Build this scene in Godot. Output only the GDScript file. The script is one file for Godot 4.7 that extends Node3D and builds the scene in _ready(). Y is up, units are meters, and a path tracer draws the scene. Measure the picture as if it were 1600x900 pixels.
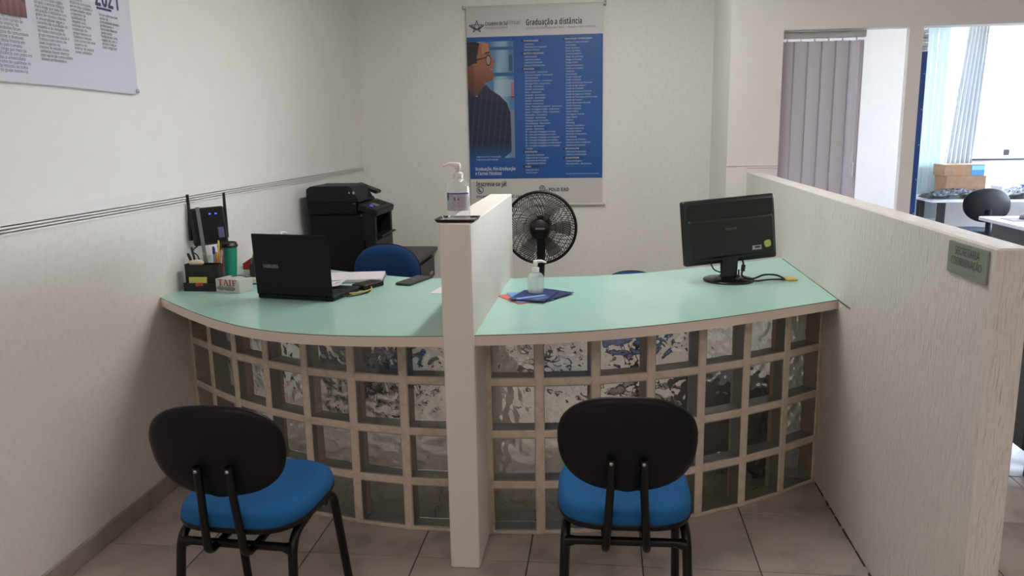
extends Node3D

# ------------------------------------------------------------------ numbers of the place (metres)
const XL := -1.849        # left wall face
const XR := 0.902         # office side of the half wall
const XR2 := 0.982        # far side of the half wall
const ZB := -6.06         # wall with the course poster
const ZW := -5.25         # wall with the blind and the openings
const HC := 0.8347        # counter top
const ZF := -9.4          # far wall of the next room
const CEIL := 2.85
var mats := {}
var taken := {}
var rng := RandomNumberGenerator.new()

func _ready() -> void:
	rng.seed = 7
	setup_view()
	build_shell()
	build_floor()
	build_far_room()
	build_half_wall_and_divider()
	build_counter()
	build_glass_blocks()
	build_poster()
	build_banner()
	build_front_chairs()
	build_office_behind()
	build_counter_left()
	build_counter_right()
	build_divider_top()
	build_sign()
	build_far_furniture()

# ------------------------------------------------------------------ camera, sky, lamps
func setup_view() -> void:
	var cam := Camera3D.new()
	cam.name = "camera"
	cam.position = Vector3(0, 1.5, 0)
	cam.rotation_degrees = Vector3(-11.219, 6.658, -1.0145)
	cam.fov = 39.688
	cam.near = 0.05
	cam.current = true
	add_child(cam)
	var sky_mat := ProceduralSkyMaterial.new()
	sky_mat.sky_top_color = Color(0.80, 0.88, 1.0)
	sky_mat.sky_horizon_color = Color(0.95, 0.97, 1.0)
	sky_mat.ground_bottom_color = Color(0.62, 0.62, 0.60)
	sky_mat.ground_horizon_color = Color(0.80, 0.81, 0.80)
	sky_mat.sun_angle_max = 1.0
	var sky := Sky.new()
	sky.sky_material = sky_mat
	var env := Environment.new()
	env.background_mode = Environment.BG_SKY
	env.sky = sky
	env.background_energy_multiplier = 36.0
	env.tonemap_mode = Environment.TONE_MAPPER_LINEAR
	env.tonemap_exposure = 1.0
	env.sdfgi_enabled = true
	env.ssao_enabled = true
	env.ssil_enabled = true
	var we := WorldEnvironment.new()
	we.name = "surroundings"
	we.environment = env
	add_child(we)
	ceiling_lamp("white twin tube ceiling lamp above the counter", Vector3(-0.08, CEIL, -3.38), 2.25)
	ceiling_lamp("white twin tube ceiling lamp behind the counter", Vector3(-0.08, CEIL, -4.50), 1.2)
	ceiling_panel("square ceiling light panel over the passage right of the half wall", Vector3(2.7, CEIL, -2.9), 1.5)
	ceiling_panel("square ceiling light panel of the waiting area, left one", Vector3(-0.75, CEIL, 0.5), 1.7)
	ceiling_panel("square ceiling light panel of the waiting area, right one", Vector3(1.35, CEIL, 0.5), 1.7)

func ceiling_lamp(label: String, at: Vector3, energy: float) -> void:
	# batten with two fluorescent tubes running along the office
	var t = thing("ceiling_lamp", label, "lamp", at, 0.0, "tube lamps over the office")
	var st = S()
	rbox(st, Transform3D(Basis(), Vector3(0, -0.03, 0)), Vector3(0.14, 0.05, 1.26), 0.008)
	fin(st, "housing", M("lamp_white", Color(0.92, 0.92, 0.9), 0.4), t)
	for s in [-1, 1]:
		st = S()
		tube(st, [Vector3(s * 0.035, -0.075, -0.59), Vector3(s * 0.035, -0.075, 0.59)], 0.013, 12)
		fin(st, "tube", glow("tube_glow", Color(1.0, 0.99, 0.96), 6.0), t)
	var l := AreaLight3D.new()
	l.name = "tube_light"
	l.area_size = Vector2(0.10, 1.2)
	l.light_energy = energy
	l.light_color = Color(1.0, 0.99, 0.975)
	l.area_range = 14.0
	l.shadow_enabled = true
	l.rotation_degrees = Vector3(-90, 0, 0)
	l.position = Vector3(0, -0.10, 0)
	t.add_child(l)

func ceiling_panel(label: String, at: Vector3, energy: float) -> void:
	# warm square panel of the waiting area behind the camera
	var t = thing("ceiling_panel", label, "lamp", at, 0.0, "light panels of the waiting area")
	var st = S()
	rbox(st, Transform3D(Basis(), Vector3(0, -0.015, 0)), Vector3(0.66, 0.028, 0.66), 0.006)
	fin(st, "frame", M("lamp_white", Color(0.92, 0.92, 0.9), 0.4), t)
	st = S()
	rbox(st, Transform3D(Basis(), Vector3(0, -0.031, 0)), Vector3(0.60, 0.004, 0.60), 0.001)
	fin(st, "diffuser", glow("panel_glow", Color(1.0, 0.92, 0.87), 4.0), t)
	var l := AreaLight3D.new()
	l.name = "panel_light"
	l.area_size = Vector2(0.6, 0.6)
	l.light_energy = energy
	l.light_color = Color(1.0, 0.92, 0.87)
	l.area_range = 14.0
	l.shadow_enabled = true
	l.rotation_degrees = Vector3(-90, 0, 0)
	l.position = Vector3(0, -0.04, 0)
	t.add_child(l)

# ------------------------------------------------------------------ helpers: nodes
func numbered(called: String) -> String:
	if not taken.has(called):
		taken[called] = 0
		return called
	taken[called] += 1
	return "%s_%03d" % [called, taken[called]]

func thing(called, label, category, at = Vector3.ZERO, turn = 0.0, group = "") -> Node3D:
	var o := Node3D.new()
	o.name = numbered(called)
	add_child(o)
	o.position = at
	o.rotation.y = deg_to_rad(turn)
	tag(o, label, category, group)
	return o

func tag(o, label, category, group = "") -> Node3D:
	o.set_meta("label", label)
	o.set_meta("category", category)
	if group != "":
		o.set_meta("group", group)
	return o

func copy_of(o: Node3D, label: String, at: Vector3, turn: float) -> Node3D:
	var c: Node3D = o.duplicate()
	c.name = numbered(String(o.name).rstrip("0123456789").trim_suffix("_"))
	add_child(c)
	c.position = at
	c.rotation.y = deg_to_rad(turn)
	c.set_meta("label", label)
	return c

func S() -> SurfaceTool:
	var st := SurfaceTool.new()
	st.begin(Mesh.PRIMITIVE_TRIANGLES)
	return st

func fin(st: SurfaceTool, called: String, m: Material, parent: Node = self) -> MeshInstance3D:
	st.generate_normals()
	var o := MeshInstance3D.new()
	o.mesh = st.commit()
	o.material_override = m
	if parent == self:
		o.name = numbered(called)
		add_child(o)
	else:
		o.name = called
		parent.add_child(o, true)
	return o

func one(st, called, m, label, category, group = "") -> MeshInstance3D:
	var o = fin(st, called, m)
	tag(o, label, category, group)
	return o

func fixed(st, called, m) -> MeshInstance3D:
	var o = fin(st, called, m)
	o.set_meta("kind", "structure")
	return o

func struct_node(called) -> Node3D:
	var o := Node3D.new()
	o.name = numbered(called)
	o.set_meta("kind", "structure")
	add_child(o)
	return o

# ------------------------------------------------------------------ helpers: materials
func M(key: String, c: Color, rough := 0.6, metal := 0.0, spec := 0.5) -> StandardMaterial3D:
	if mats.has(key):
		return mats[key]
	var m := StandardMaterial3D.new()
	m.resource_name = key
	m.albedo_color = c
	m.roughness = rough
	m.metallic = metal
	m.metallic_specular = spec
	mats[key] = m
	return m

func glow(key: String, c: Color, e: float) -> StandardMaterial3D:
	var m = M(key, c, 0.5)
	m.emission_enabled = true
	m.emission = c
	m.emission_energy_multiplier = e
	return m

func glass_pane(key: String, c: Color, alpha: float) -> StandardMaterial3D:
	var m = M(key, Color(c.r, c.g, c.b, alpha), 0.04)
	m.transparency = BaseMaterial3D.TRANSPARENCY_ALPHA
	return m

func glass_solid(key: String, c: Color, scale := 0.05, rough := 0.0) -> StandardMaterial3D:
	var m = M(key, Color(c.r, c.g, c.b, 0.0), rough)
	m.transparency = BaseMaterial3D.TRANSPARENCY_ALPHA
	m.refraction_enabled = true
	m.refraction_scale = scale
	return m

func noise_tex(freq: float, seed_: int, size := 512, normal := false, bump := 6.0, ramp = null, octaves := 4) -> NoiseTexture2D:
	var n := FastNoiseLite.new()
	n.noise_type = FastNoiseLite.TYPE_SIMPLEX_SMOOTH
	n.seed = seed_
	n.frequency = freq
	n.fractal_octaves = octaves
	var t := NoiseTexture2D.new()
	t.width = size
	t.height = size
	t.seamless = true
	t.noise = n
	if normal:
		t.as_normal_map = true
		t.bump_strength = bump
	if ramp != null:
		var g := Gradient.new()
		g.offsets = PackedFloat32Array([0.0, 0.5, 1.0])
		g.colors = PackedColorArray(ramp)
		t.color_ramp = g
	return t

func triplanar(m: StandardMaterial3D, scale: Vector3) -> void:
	m.uv1_triplanar = true
	m.uv1_world_triplanar = true
	m.uv1_scale = scale

func cloth(key: String, c: Color) -> StandardMaterial3D:
	if mats.has(key):
		return mats[key]
	var m = M(key, Color(1, 1, 1), 0.92)
	m.albedo_texture = noise_tex(0.12, 31, 256, false, 0.0, [c.darkened(0.10), c, c.lightened(0.06)])
	m.normal_enabled = true
	m.normal_texture = noise_tex(0.25, 32, 256, true, 4.0)
	m.normal_scale = 0.35
	m.uv1_triplanar = true
	m.uv1_scale = Vector3(7, 7, 7)
	return m

func streak_relief() -> ImageTexture:
	# plaster dragged with a trowel: short upright ridges and grooves
	if mats.has("streak_relief"):
		return mats["streak_relief"]
	var g := RandomNumberGenerator.new()
	g.seed = 77
	var N := 512
	var h := PackedFloat32Array()
	h.resize(N * N)
	for n in 5200:
		var x := g.randf() * N
		var y := g.randi() % N
		var long := g.randi_range(8, 46)
		var wide := g.randf_range(1.2, 2.8)
		var deep := g.randf_range(-1.0, 0.8)
		var drift := g.randf_range(-0.06, 0.06)
		for k in long:
			var f := sin(PI * (k + 0.5) / long) * deep
			var cx := x + drift * k
			for d in range(-3, 4):
				var w := 1.0 - absf(d + 0.5 - fposmod(cx, 1.0)) / wide
				if w > 0.0:
					var at := ((y + k) % N) * N + posmod(int(floor(cx)) + d, N)
					h[at] += f * w
	var im := Image.create(N, N, false, Image.FORMAT_RGB8)
	for k in N * N:
		var v := clampf(0.5 + 0.22 * h[k], 0.0, 1.0)
		im.set_pixel(k % N, k / N, Color(v, v, v))
	im.bump_map_to_normal_map(7.0)
	mats["streak_relief"] = ImageTexture.create_from_image(im)
	return mats["streak_relief"]

func scratched_paint(key: String, c: Color, strength: float) -> StandardMaterial3D:
	if mats.has(key):
		return mats[key]
	var m = M(key, Color(1, 1, 1), 0.62)
	m.albedo_texture = noise_tex(0.035, 11, 512, false, 0.0, [c.darkened(0.03), c, c.lightened(0.015)])
	m.normal_enabled = true
	m.normal_texture = streak_relief()
	m.normal_scale = strength
	triplanar(m, Vector3(1.5, 1.5, 1.5))
	return m

func smooth_paint(key: String, c: Color) -> StandardMaterial3D:
	if mats.has(key):
		return mats[key]
	var m = M(key, Color(1, 1, 1), 0.55)
	m.albedo_texture = noise_tex(0.012, 14, 512, false, 0.0, [c.darkened(0.012), c, c.lightened(0.01)])
	m.normal_enabled = true
	m.normal_texture = noise_tex(0.02, 15, 512, true, 3.0)
	m.normal_scale = 0.12
	triplanar(m, Vector3(0.9, 0.9, 0.9))
	return m

# ------------------------------------------------------------------ helpers: shapes
func tri(st: SurfaceTool, a: Vector3, b: Vector3, c: Vector3) -> void:
	st.add_vertex(a)
	st.add_vertex(c)
	st.add_vertex(b)

func quad(st, a, b, c, d) -> void:
	tri(st, a, b, c)
	tri(st, a, c, d)

func rrect(w: float, h: float, r: float, n := 4) -> PackedVector2Array:
	var out := PackedVector2Array()
	r = minf(r, minf(w, h) * 0.5 - 0.0001)
	if r <= 0.00005:
		return PackedVector2Array([Vector2(w / 2, -h / 2), Vector2(w / 2, h / 2), Vector2(-w / 2, h / 2), Vector2(-w / 2, -h / 2)])
	for k in 4:
		var cx = (w / 2 - r) * [1, -1, -1, 1][k]
		var cy = (h / 2 - r) * [1, 1, -1, -1][k]
		for i in n + 1:
			var a = PI / 2 * (k + float(i) / n)
			out.append(Vector2(cx + r * cos(a), cy + r * sin(a)))
	return out

func loft(st: SurfaceTool, T: Transform3D, rings: Array, caps := true, smooth := 0) -> void:
	# rings run along an axis; each ring counter-clockwise seen from the end of the axis
	var n: int = rings[0].size()
	st.set_smooth_group(smooth)
	for i in rings.size() - 1:
		for j in n:
			var k := (j + 1) % n
			quad(st, T * rings[i][j], T * rings[i][k], T * rings[i + 1][k], T * rings[i + 1][j])
	if caps:
		st.set_smooth_group(-1)
		for e in [0, rings.size() - 1]:
			var mid := Vector3.ZERO
			for p in rings[e]:
				mid += p
			mid /= n
			for j in n:
				var k := (j + 1) % n
				if e == 0:
					tri(st, T * mid, T * rings[e][k], T * rings[e][j])
				else:
					tri(st, T * mid, T * rings[e][j], T * rings[e][k])

func flat_ring(o: PackedVector2Array, z: float) -> PackedVector3Array:
	var r := PackedVector3Array()
	for p in o:
		r.append(Vector3(p.x, p.y, z))
	return r

func rbox(st: SurfaceTool, T: Transform3D, size: Vector3, r := 0.003, seg := 1) -> void:
	# box with chamfered or rounded edges, centred
	var rr := minf(r, minf(size.x, minf(size.y, size.z)) * 0.45)
	var a := rrect(size.x - 2 * rr, size.y - 2 * rr, rr * 0.5, seg)
	var b := rrect(size.x, size.y, rr, seg)
	var h := size.z / 2
	loft(st, T, [flat_ring(a, -h), flat_ring(b, -h + rr), flat_ring(b, h - rr), flat_ring(a, h)], true, -1)

func box(st: SurfaceTool, lo: Vector3, hi: Vector3, r := 0.0) -> void:
	var T := Transform3D(Basis(), (lo + hi) / 2)
	if r > 0.0:
		rbox(st, T, hi - lo, r)
	else:
		var o := rrect(hi.x - lo.x, hi.y - lo.y, 0.0)
		loft(st, T, [flat_ring(o, -(hi.z - lo.z) / 2), flat_ring(o, (hi.z - lo.z) / 2)], true, -1)

func slab(st: SurfaceTool, T: Transform3D, o: PackedVector2Array, h: float, r := 0.002) -> void:
	# plate with outline o, thickness h along its z, soft edges
	var c := Vector2.ZERO
	for p in o:
		c += p
	c /= o.size()
	var s := PackedVector2Array()
	for p in o:
		var d := p - c
		s.append(c + d * (1.0 - r / maxf(d.length(), 0.001)))
	loft(st, T, [flat_ring(s, 0), flat_ring(o, r), flat_ring(o, h - r), flat_ring(s, h)], true, -1)

func tube(st: SurfaceTool, pts: Array, r, n := 8, caps := true) -> void:
	var rings := []
	var up := Vector3.UP
	var t0: Vector3 = (pts[1] - pts[0]).normalized()
	if absf(t0.dot(up)) > 0.9:
		up = Vector3.RIGHT
	var side := t0.cross(up).normalized()
	for i in pts.size():
		var t: Vector3
		if i == 0:
			t = t0
		elif i == pts.size() - 1:
			t = (pts[i] - pts[i - 1]).normalized()
		else:
			t = ((pts[i + 1] - pts[i]).normalized() + (pts[i] - pts[i - 1]).normalized()).normalized()
		side = (side - t * side.dot(t)).normalized()
		var v := t.cross(side).normalized()
		var rad: float = r[i] if r is Array else r
		var ring := PackedVector3Array()
		for j in n:
			var a := TAU * j / n
			ring.append(pts[i] + side * cos(a) * rad + v * sin(a) * rad)
		rings.append(ring)
	loft(st, Transform3D(), rings, caps, 1)

func bent(pts: Array, r := 0.03, n := 5) -> Array:
	# polyline with rounded corners
	var out := [pts[0]]
	for i in range(1, pts.size() - 1):
		var a: Vector3 = pts[i - 1]
		var b: Vector3 = pts[i]
		var c: Vector3 = pts[i + 1]
		var ra := minf(r, (a - b).length() * 0.49)
		var rc := minf(r, (c - b).length() * 0.49)
		var p := b + (a - b).normalized() * ra
		var q := b + (c - b).normalized() * rc
		for k in n + 1:
			var u := float(k) / n
			out.append(p.lerp(b, u).lerp(b.lerp(q, u), u))
	out.append(pts[-1])
	return out

func curve(pts: Array, n := 6) -> Array:
	# smooth curve through the points
	var out := []
	for i in pts.size() - 1:
		var a: Vector3 = pts[maxi(i - 1, 0)]
		var b: Vector3 = pts[i]
		var c: Vector3 = pts[i + 1]
		var d: Vector3 = pts[mini(i + 2, pts.size() - 1)]
		for k in n:
			out.append(b.cubic_interpolate(c, a, d, float(k) / n))
	out.append(pts[-1])
	return out

func curve2(pts: Array, n := 8) -> PackedVector2Array:
	var out := PackedVector2Array()
	for i in pts.size() - 1:
		var a: Vector2 = pts[maxi(i - 1, 0)]
		var b: Vector2 = pts[i]
		var c: Vector2 = pts[i + 1]
		var d: Vector2 = pts[mini(i + 2, pts.size() - 1)]
		for k in n:
			out.append(b.cubic_interpolate(c, a, d, float(k) / n))
	out.append(pts[-1])
	return out

func lathe(st: SurfaceTool, T: Transform3D, prof: Array, n := 24, smooth := 2, caps := true) -> void:
	# profile of Vector2(radius, height), bottom to top
	var rings := []
	for p in prof:
		var ring := PackedVector3Array()
		for j in n:
			var a := TAU * j / n
			ring.append(Vector3(maxf(p.x, 0.0002) * cos(a), p.y, -maxf(p.x, 0.0002) * sin(a)))
		rings.append(ring)
	loft(st, T, rings, caps, smooth)

func pad(st: SurfaceTool, T: Transform3D, o: PackedVector2Array, prof: Array, bend := 0.0, smooth := 3) -> void:
	# upholstered shape: outline scaled about its centre along prof [scale, height], hollowed by bend
	var rings := []
	for p in prof:
		var ring := PackedVector3Array()
		for q in o:
			ring.append(Vector3(q.x * p[0], q.y * p[0], p[1] + bend * q.x * q.x * p[0] * p[0]))
		rings.append(ring)
	loft(st, T, rings, true, smooth)

func extrude_xz(st: SurfaceTool, o: PackedVector2Array, y0: float, y1: float, top := true, sides := true) -> void:
	# plan outline (x, z) raised from y0 to y1
	st.set_smooth_group(-1)
	var idx := Geometry2D.triangulate_polygon(o)
	var ccw := not Geometry2D.is_polygon_clockwise(o)   # as numbers x, z with z taken upwards
	if top:
		for i in range(0, idx.size(), 3):
			var a := o[idx[i]]
			var b := o[idx[i + 1]]
			var c := o[idx[i + 2]]
			if (b - a).cross(c - a) > 0:
				var s := b
				b = c
				c = s
			tri(st, Vector3(a.x, y1, a.y), Vector3(b.x, y1, b.y), Vector3(c.x, y1, c.y))
			tri(st, Vector3(a.x, y0, a.y), Vector3(c.x, y0, c.y), Vector3(b.x, y0, b.y))
	if sides:
		st.set_smooth_group(-1)
		for i in o.size():
			var a := o[i]
			var b := o[(i + 1) % o.size()]
			if not ccw:
				var s := a
				a = b
				b = s
			quad(st, Vector3(b.x, y0, b.y), Vector3(a.x, y0, a.y), Vector3(a.x, y1, a.y), Vector3(b.x, y1, b.y))

func turned(deg: Vector3, at := Vector3.ZERO) -> Transform3D:
	return Transform3D(Basis.from_euler(Vector3(deg_to_rad(deg.x), deg_to_rad(deg.y), deg_to_rad(deg.z))), at)

func text(st: SurfaceTool, words: String, em: float, T: Transform3D, bold := false, fit := 0.0, serif := false) -> void:
	# flat lettering, its left end on the origin of T, reading along T's x
	var f := SystemFont.new()
	f.font_names = PackedStringArray(["Droid Serif" if serif else "Droid Sans"])
	if bold:
		f.font_weight = 700
	var tm := TextMesh.new()
	tm.font = f
	tm.text = words
	tm.font_size = 32
	tm.pixel_size = em / 32.0
	tm.depth = 0.0
	tm.curve_step = 4.0 if em < 0.03 else 1.0
	tm.horizontal_alignment = HORIZONTAL_ALIGNMENT_LEFT
	tm.vertical_alignment = VERTICAL_ALIGNMENT_CENTER
	var box_ := tm.get_aabb()
	if box_.size.x <= 0.0:
		return
	var k := fit / box_.size.x if fit > 0.0 else 1.0
	st.append_from(tm, 0, T * Transform3D(Basis().scaled(Vector3(k, 1, 1)), Vector3(-box_.position.x * k, 0, 0)))

func fin_text(st: SurfaceTool, called: String, m: Material, parent: Node) -> MeshInstance3D:
	var o := MeshInstance3D.new()
	o.name = called
	o.mesh = st.commit()
	o.material_override = m
	parent.add_child(o, true)
	return o

func picture(im: Image, key: String, rough := 0.5) -> StandardMaterial3D:
	var m = M(key, Color(1, 1, 1), rough)
	m.albedo_texture = ImageTexture.create_from_image(im)
	m.texture_repeat = false
	return m

func sheet(called: String, m: Material, parent: Node, T: Transform3D, w: float, h: float, sub := 1, warp = null) -> MeshInstance3D:
	# printed sheet in T's xy plane, lower left at the origin, picture upright
	var st := S()
	st.set_smooth_group(0)
	var pt = func(u, v):
		var p := Vector3(u * w, v * h, 0)
		if warp != null:
			p += warp.call(u, v)
		return T * p
	for i in sub:
		for j in sub:
			var u0 := float(i) / sub
			var u1 := float(i + 1) / sub
			var v0 := float(j) / sub
			var v1 := float(j + 1) / sub
			for q in [[u0, v0], [u1, v1], [u1, v0], [u0, v0], [u0, v1], [u1, v1]]:
				st.set_uv(Vector2(q[0], 1.0 - q[1]))
				st.add_vertex(pt.call(q[0], q[1]))
	return fin(st, called, m, parent)

# ------------------------------------------------------------------ the room
func build_shell() -> void:
	var white := Color(0.90, 0.89, 0.88)
	var upper = smooth_paint("upper_wall_paint", white)
	var lower = scratched_paint("lower_wall_plaster", white, 0.07)
	var rough = scratched_paint("scratched_plaster", Color(0.925, 0.92, 0.905), 0.10)
	# left wall: scratched plaster below the moulding, smooth paint above it
	var w = struct_node("wall_left")
	var st = S()
	box(st, Vector3(XL - 0.15, 0, ZB - 0.15), Vector3(XL, 1.215, 2.5))
	fin(st, "lower_plaster", lower, w)
	st = S()
	box(st, Vector3(XL - 0.15, 1.215, ZB - 0.15), Vector3(XL, CEIL, 2.5))
	fin(st, "upper_plaster", upper, w)
	# moulding: flat band with fine beads over three grooves
	var prof := PackedVector2Array()
	for p in [[0.0, 1.2035], [0.0060, 1.2035], [0.0060, 1.2105], [0.0, 1.2110], [0.0, 1.2140], [0.0065, 1.2145], [0.0065, 1.2205], [0.0, 1.2210], [0.0, 1.2240], [0.0070, 1.2245], [0.0070, 1.2305], [0.0, 1.2310], [0.0, 1.2340], [0.0045, 1.2345], [0.0045, 1.2555], [0.0030, 1.2565], [0.0030, 1.2655], [0.0018, 1.2665], [0.0018, 1.2755], [0.0008, 1.2765], [0.0, 1.286]]:
		prof.append(Vector2(p[0], p[1]))
	var rings := []
	for z in [ZB, 2.5]:
		var ring := PackedVector3Array()
		for p in prof:
			ring.append(Vector3(XL + p.x, p.y, z))
		rings.append(ring)
	st = S()
	loft(st, Transform3D(), rings, true, -1)
	fixed(st, "trim_1", smooth_paint("moulding_paint", Color(0.90, 0.89, 0.885)))
	# skirting of the same stone-look ceramic as the floor
	st = S()
	box(st, Vector3(XL, 0.0, -3.27), Vector3(XL + 0.012, 0.077, 2.5), 0.003)
	fixed(st, "baseboard_left", stone("skirting_ceramic", Color(0.63, 0.60, 0.57)))
	# wall behind the counter
	st = S()
	box(st, Vector3(XL - 0.15, 0, ZB - 0.15), Vector3(0.785, CEIL, ZB))
	fixed(st, "wall_back", rough)
	# wall with the openings to the next room
	st = S()
	box(st, Vector3(0.775, 0, ZB - 0.15), Vector3(0.90, CEIL, ZW))
	box(st, Vector3(0.90, 0, ZW - 0.12), Vector3(1.09, CEIL, ZW))
	box(st, Vector3(1.09, 2.068, ZW - 0.12), Vector3(5.2, CEIL, ZW))
	box(st, Vector3(1.825, 0, ZW - 0.05), Vector3(1.905, 2.068, ZW))
	box(st, Vector3(5.2, 0, ZW - 0.12), Vector3(6.5, CEIL, ZW))
	fixed(st, "wall_middle", smooth_paint("middle_wall_paint", Color(0.92, 0.915, 0.905)))
	st = S()
	box(st, Vector3(0.90, 1.235, ZW), Vector3(1.09, 1.243, ZW + 0.006), 0.002)
	box(st, Vector3(0.775, 1.248, ZW), Vector3(1.09, 1.253, ZW + 0.005), 0.0015)
	fixed(st, "trim_2", mats["moulding_paint"])
	# partition inside the next room, seen past the blind
	st = S()
	box(st, Vector3(0.80, 0, -8.6), Vector3(3.05, CEIL, -8.5))
	box(st, Vector3(2.95, 0, ZF), Vector3(3.05, CEIL, -8.6))
	box(st, Vector3(0.80, 0, -8.5), Vector3(0.90, CEIL, ZB - 0.15))
	fixed(st, "wall_partition", upper)
	# far wall with its window
	st = S()
	box(st, Vector3(2.24, 0, ZF - 0.15), Vector3(6.65, 1.09, ZF))
	box(st, Vector3(2.24, 2.5, ZF - 0.15), Vector3(6.65, CEIL, ZF))
	box(st, Vector3(2.24, 1.09, ZF - 0.15), Vector3(3.44, 2.5, ZF))
	box(st, Vector3(5.95, 1.09, ZF - 0.15), Vector3(6.65, 2.5, ZF))
	fixed(st, "wall_far", upper)
	# right wall with a window in the next room
	st = S()
	box(st, Vector3(6.5, 0, ZF), Vector3(6.65, 1.0, ZW))
	box(st, Vector3(6.5, 2.5, ZF), Vector3(6.65, CEIL, ZW))
	box(st, Vector3(6.5, 1.0, ZF), Vector3(6.65, 2.5, -9.1))
	box(st, Vector3(6.5, 1.0, -5.7), Vector3(6.65, 2.5, ZW))
	box(st, Vector3(6.5, 0, ZW), Vector3(6.65, CEIL, 2.5))
	fixed(st, "wall_right", upper)
	st = S()
	box(st, Vector3(XL - 0.15, 0, 2.5), Vector3(6.65, CEIL, 2.65))
	fixed(st, "wall_front", upper)
	st = S()
	box(st, Vector3(XL - 0.15, CEIL, ZF - 0.15), Vector3(6.65, CEIL + 0.12, 2.65))
	fixed(st, "ceiling", smooth_paint("ceiling_paint", Color(0.90, 0.89, 0.88)))
	# windows of the next room
	make_window("window_1", Vector3(3.44, 1.09, ZF - 0.09), Vector3(5.95, 2.5, ZF - 0.05), true)
	make_window("window_2", Vector3(6.55, 1.0, -9.1), Vector3(6.59, 2.5, -5.7), false)

func make_window(called: String, lo: Vector3, hi: Vector3, along_x: bool) -> void:
	var w = struct_node(called)
	var fm = M("window_frame_white", Color(0.90, 0.90, 0.90), 0.4)
	var n := 2
	var st = S()
	box(st, Vector3(lo.x, hi.y - 0.05, lo.z), Vector3(hi.x, hi.y, hi.z), 0.004)
	box(st, Vector3(lo.x, lo.y, lo.z), Vector3(hi.x, lo.y + 0.035, hi.z), 0.004)
	for i in n + 1:
		if along_x:
			var x: float = lerpf(lo.x, hi.x - 0.04, float(i) / n)
			box(st, Vector3(x, lo.y, lo.z), Vector3(x + 0.04, hi.y, hi.z), 0.004)
		else:
			var z: float = lerpf(lo.z, hi.z - 0.04, float(i) / n)
			box(st, Vector3(lo.x, lo.y, z), Vector3(hi.x, hi.y, z + 0.04), 0.004)
	fin(st, "window_frame", fm, w)
	var mid := (lo + hi) / 2
	for i in n:
		st = S()
		if along_x:
			var x0: float = lerpf(lo.x, hi.x, float(i) / n)
			var x1: float = lerpf(lo.x, hi.x, float(i + 1) / n)
			box(st, Vector3(x0 + 0.02, lo.y + 0.03, mid.z - 0.002), Vector3(x1 - 0.02, hi.y - 0.04, mid.z + 0.002))
		else:
			var z0: float = lerpf(lo.z, hi.z, float(i) / n)
			var z1: float = lerpf(lo.z, hi.z, float(i + 1) / n)
			box(st, Vector3(mid.x - 0.002, lo.y + 0.03, z0 + 0.02), Vector3(mid.x + 0.002, hi.y - 0.04, z1 - 0.02))
		fin(st, "pane", glass_pane("window_glass", Color(1, 1, 1), 0.04), w)

func stone(key: String, c: Color) -> StandardMaterial3D:
	if mats.has(key):
		return mats[key]
	var m = M(key, Color(1, 1, 1), 0.34)
	m.albedo_texture = noise_tex(0.008, 21, 512, false, 0.0, [c.darkened(0.16), c, c.lightened(0.10)], 5)
	m.roughness_texture = noise_tex(0.02, 22, 256, false, 0.0, [Color(0.55, 0.55, 0.55), Color(0.8, 0.8, 0.8), Color(1, 1, 1)])
	m.roughness = 0.5
	triplanar(m, Vector3(1.1, 1.1, 1.1))
	return m

func build_floor() -> void:
	var f = struct_node("floor")
	var st = S()
	box(st, Vector3(XL - 0.15, -0.12, ZF - 0.15), Vector3(6.65, -0.0025, 2.65))
	fin(st, "grout", M("floor_grout", Color(0.27, 0.24, 0.22), 0.9), f)
	var px := 0.4007
	var pz := 0.4285
	var mesh_: ArrayMesh
	st = S()
	rbox(st, turned(Vector3(-90, 0, 0), Vector3(0, -0.004, 0)), Vector3(px - 0.004, pz - 0.004, 0.008), 0.0015)
	st.generate_normals()
	mesh_ = st.commit()
	var tones = [stone("floor_ceramic", Color(0.70, 0.665, 0.64)), stone("floor_ceramic_b", Color(0.685, 0.65, 0.625)), stone("floor_ceramic_c", Color(0.71, 0.675, 0.65))]
	tones[1].uv1_offset = Vector3(0.37, 0.0, 0.61)
	tones[2].uv1_offset = Vector3(0.71, 0.0, 0.23)
	var near := []
	var rest := S()
	for i in range(-4, 17):
		for k in range(-16, 13):
			var c := Vector3(-0.26 + px * (i + 0.5), 0, -3.0 + pz * (k + 0.5))
			if c.x - px / 2 > 6.5 or c.x + px / 2 < XL or c.z - pz / 2 < ZF or c.z > 2.6:
				continue
			near.append([c.distance_to(Vector3(0.2, 0, -2.6)), c])
	near.sort_custom(func(a, b): return a[0] < b[0])
	for n in near.size():
		var c: Vector3 = near[n][1]
		if n < 240:
			var o := MeshInstance3D.new()
			o.name = "tile"
			o.mesh = mesh_
			o.material_override = tones[rng.randi() % 3]
			o.position = c
			f.add_child(o, true)
		else:
			rest.append_from(mesh_, 0, Transform3D(Basis(), c))
	var ro := MeshInstance3D.new()
	ro.name = "outlying_tiles"
	ro.mesh = rest.commit()
	ro.material_override = tones[0]
	ro.set_meta("kind", "stuff")
	f.add_child(ro)

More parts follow.
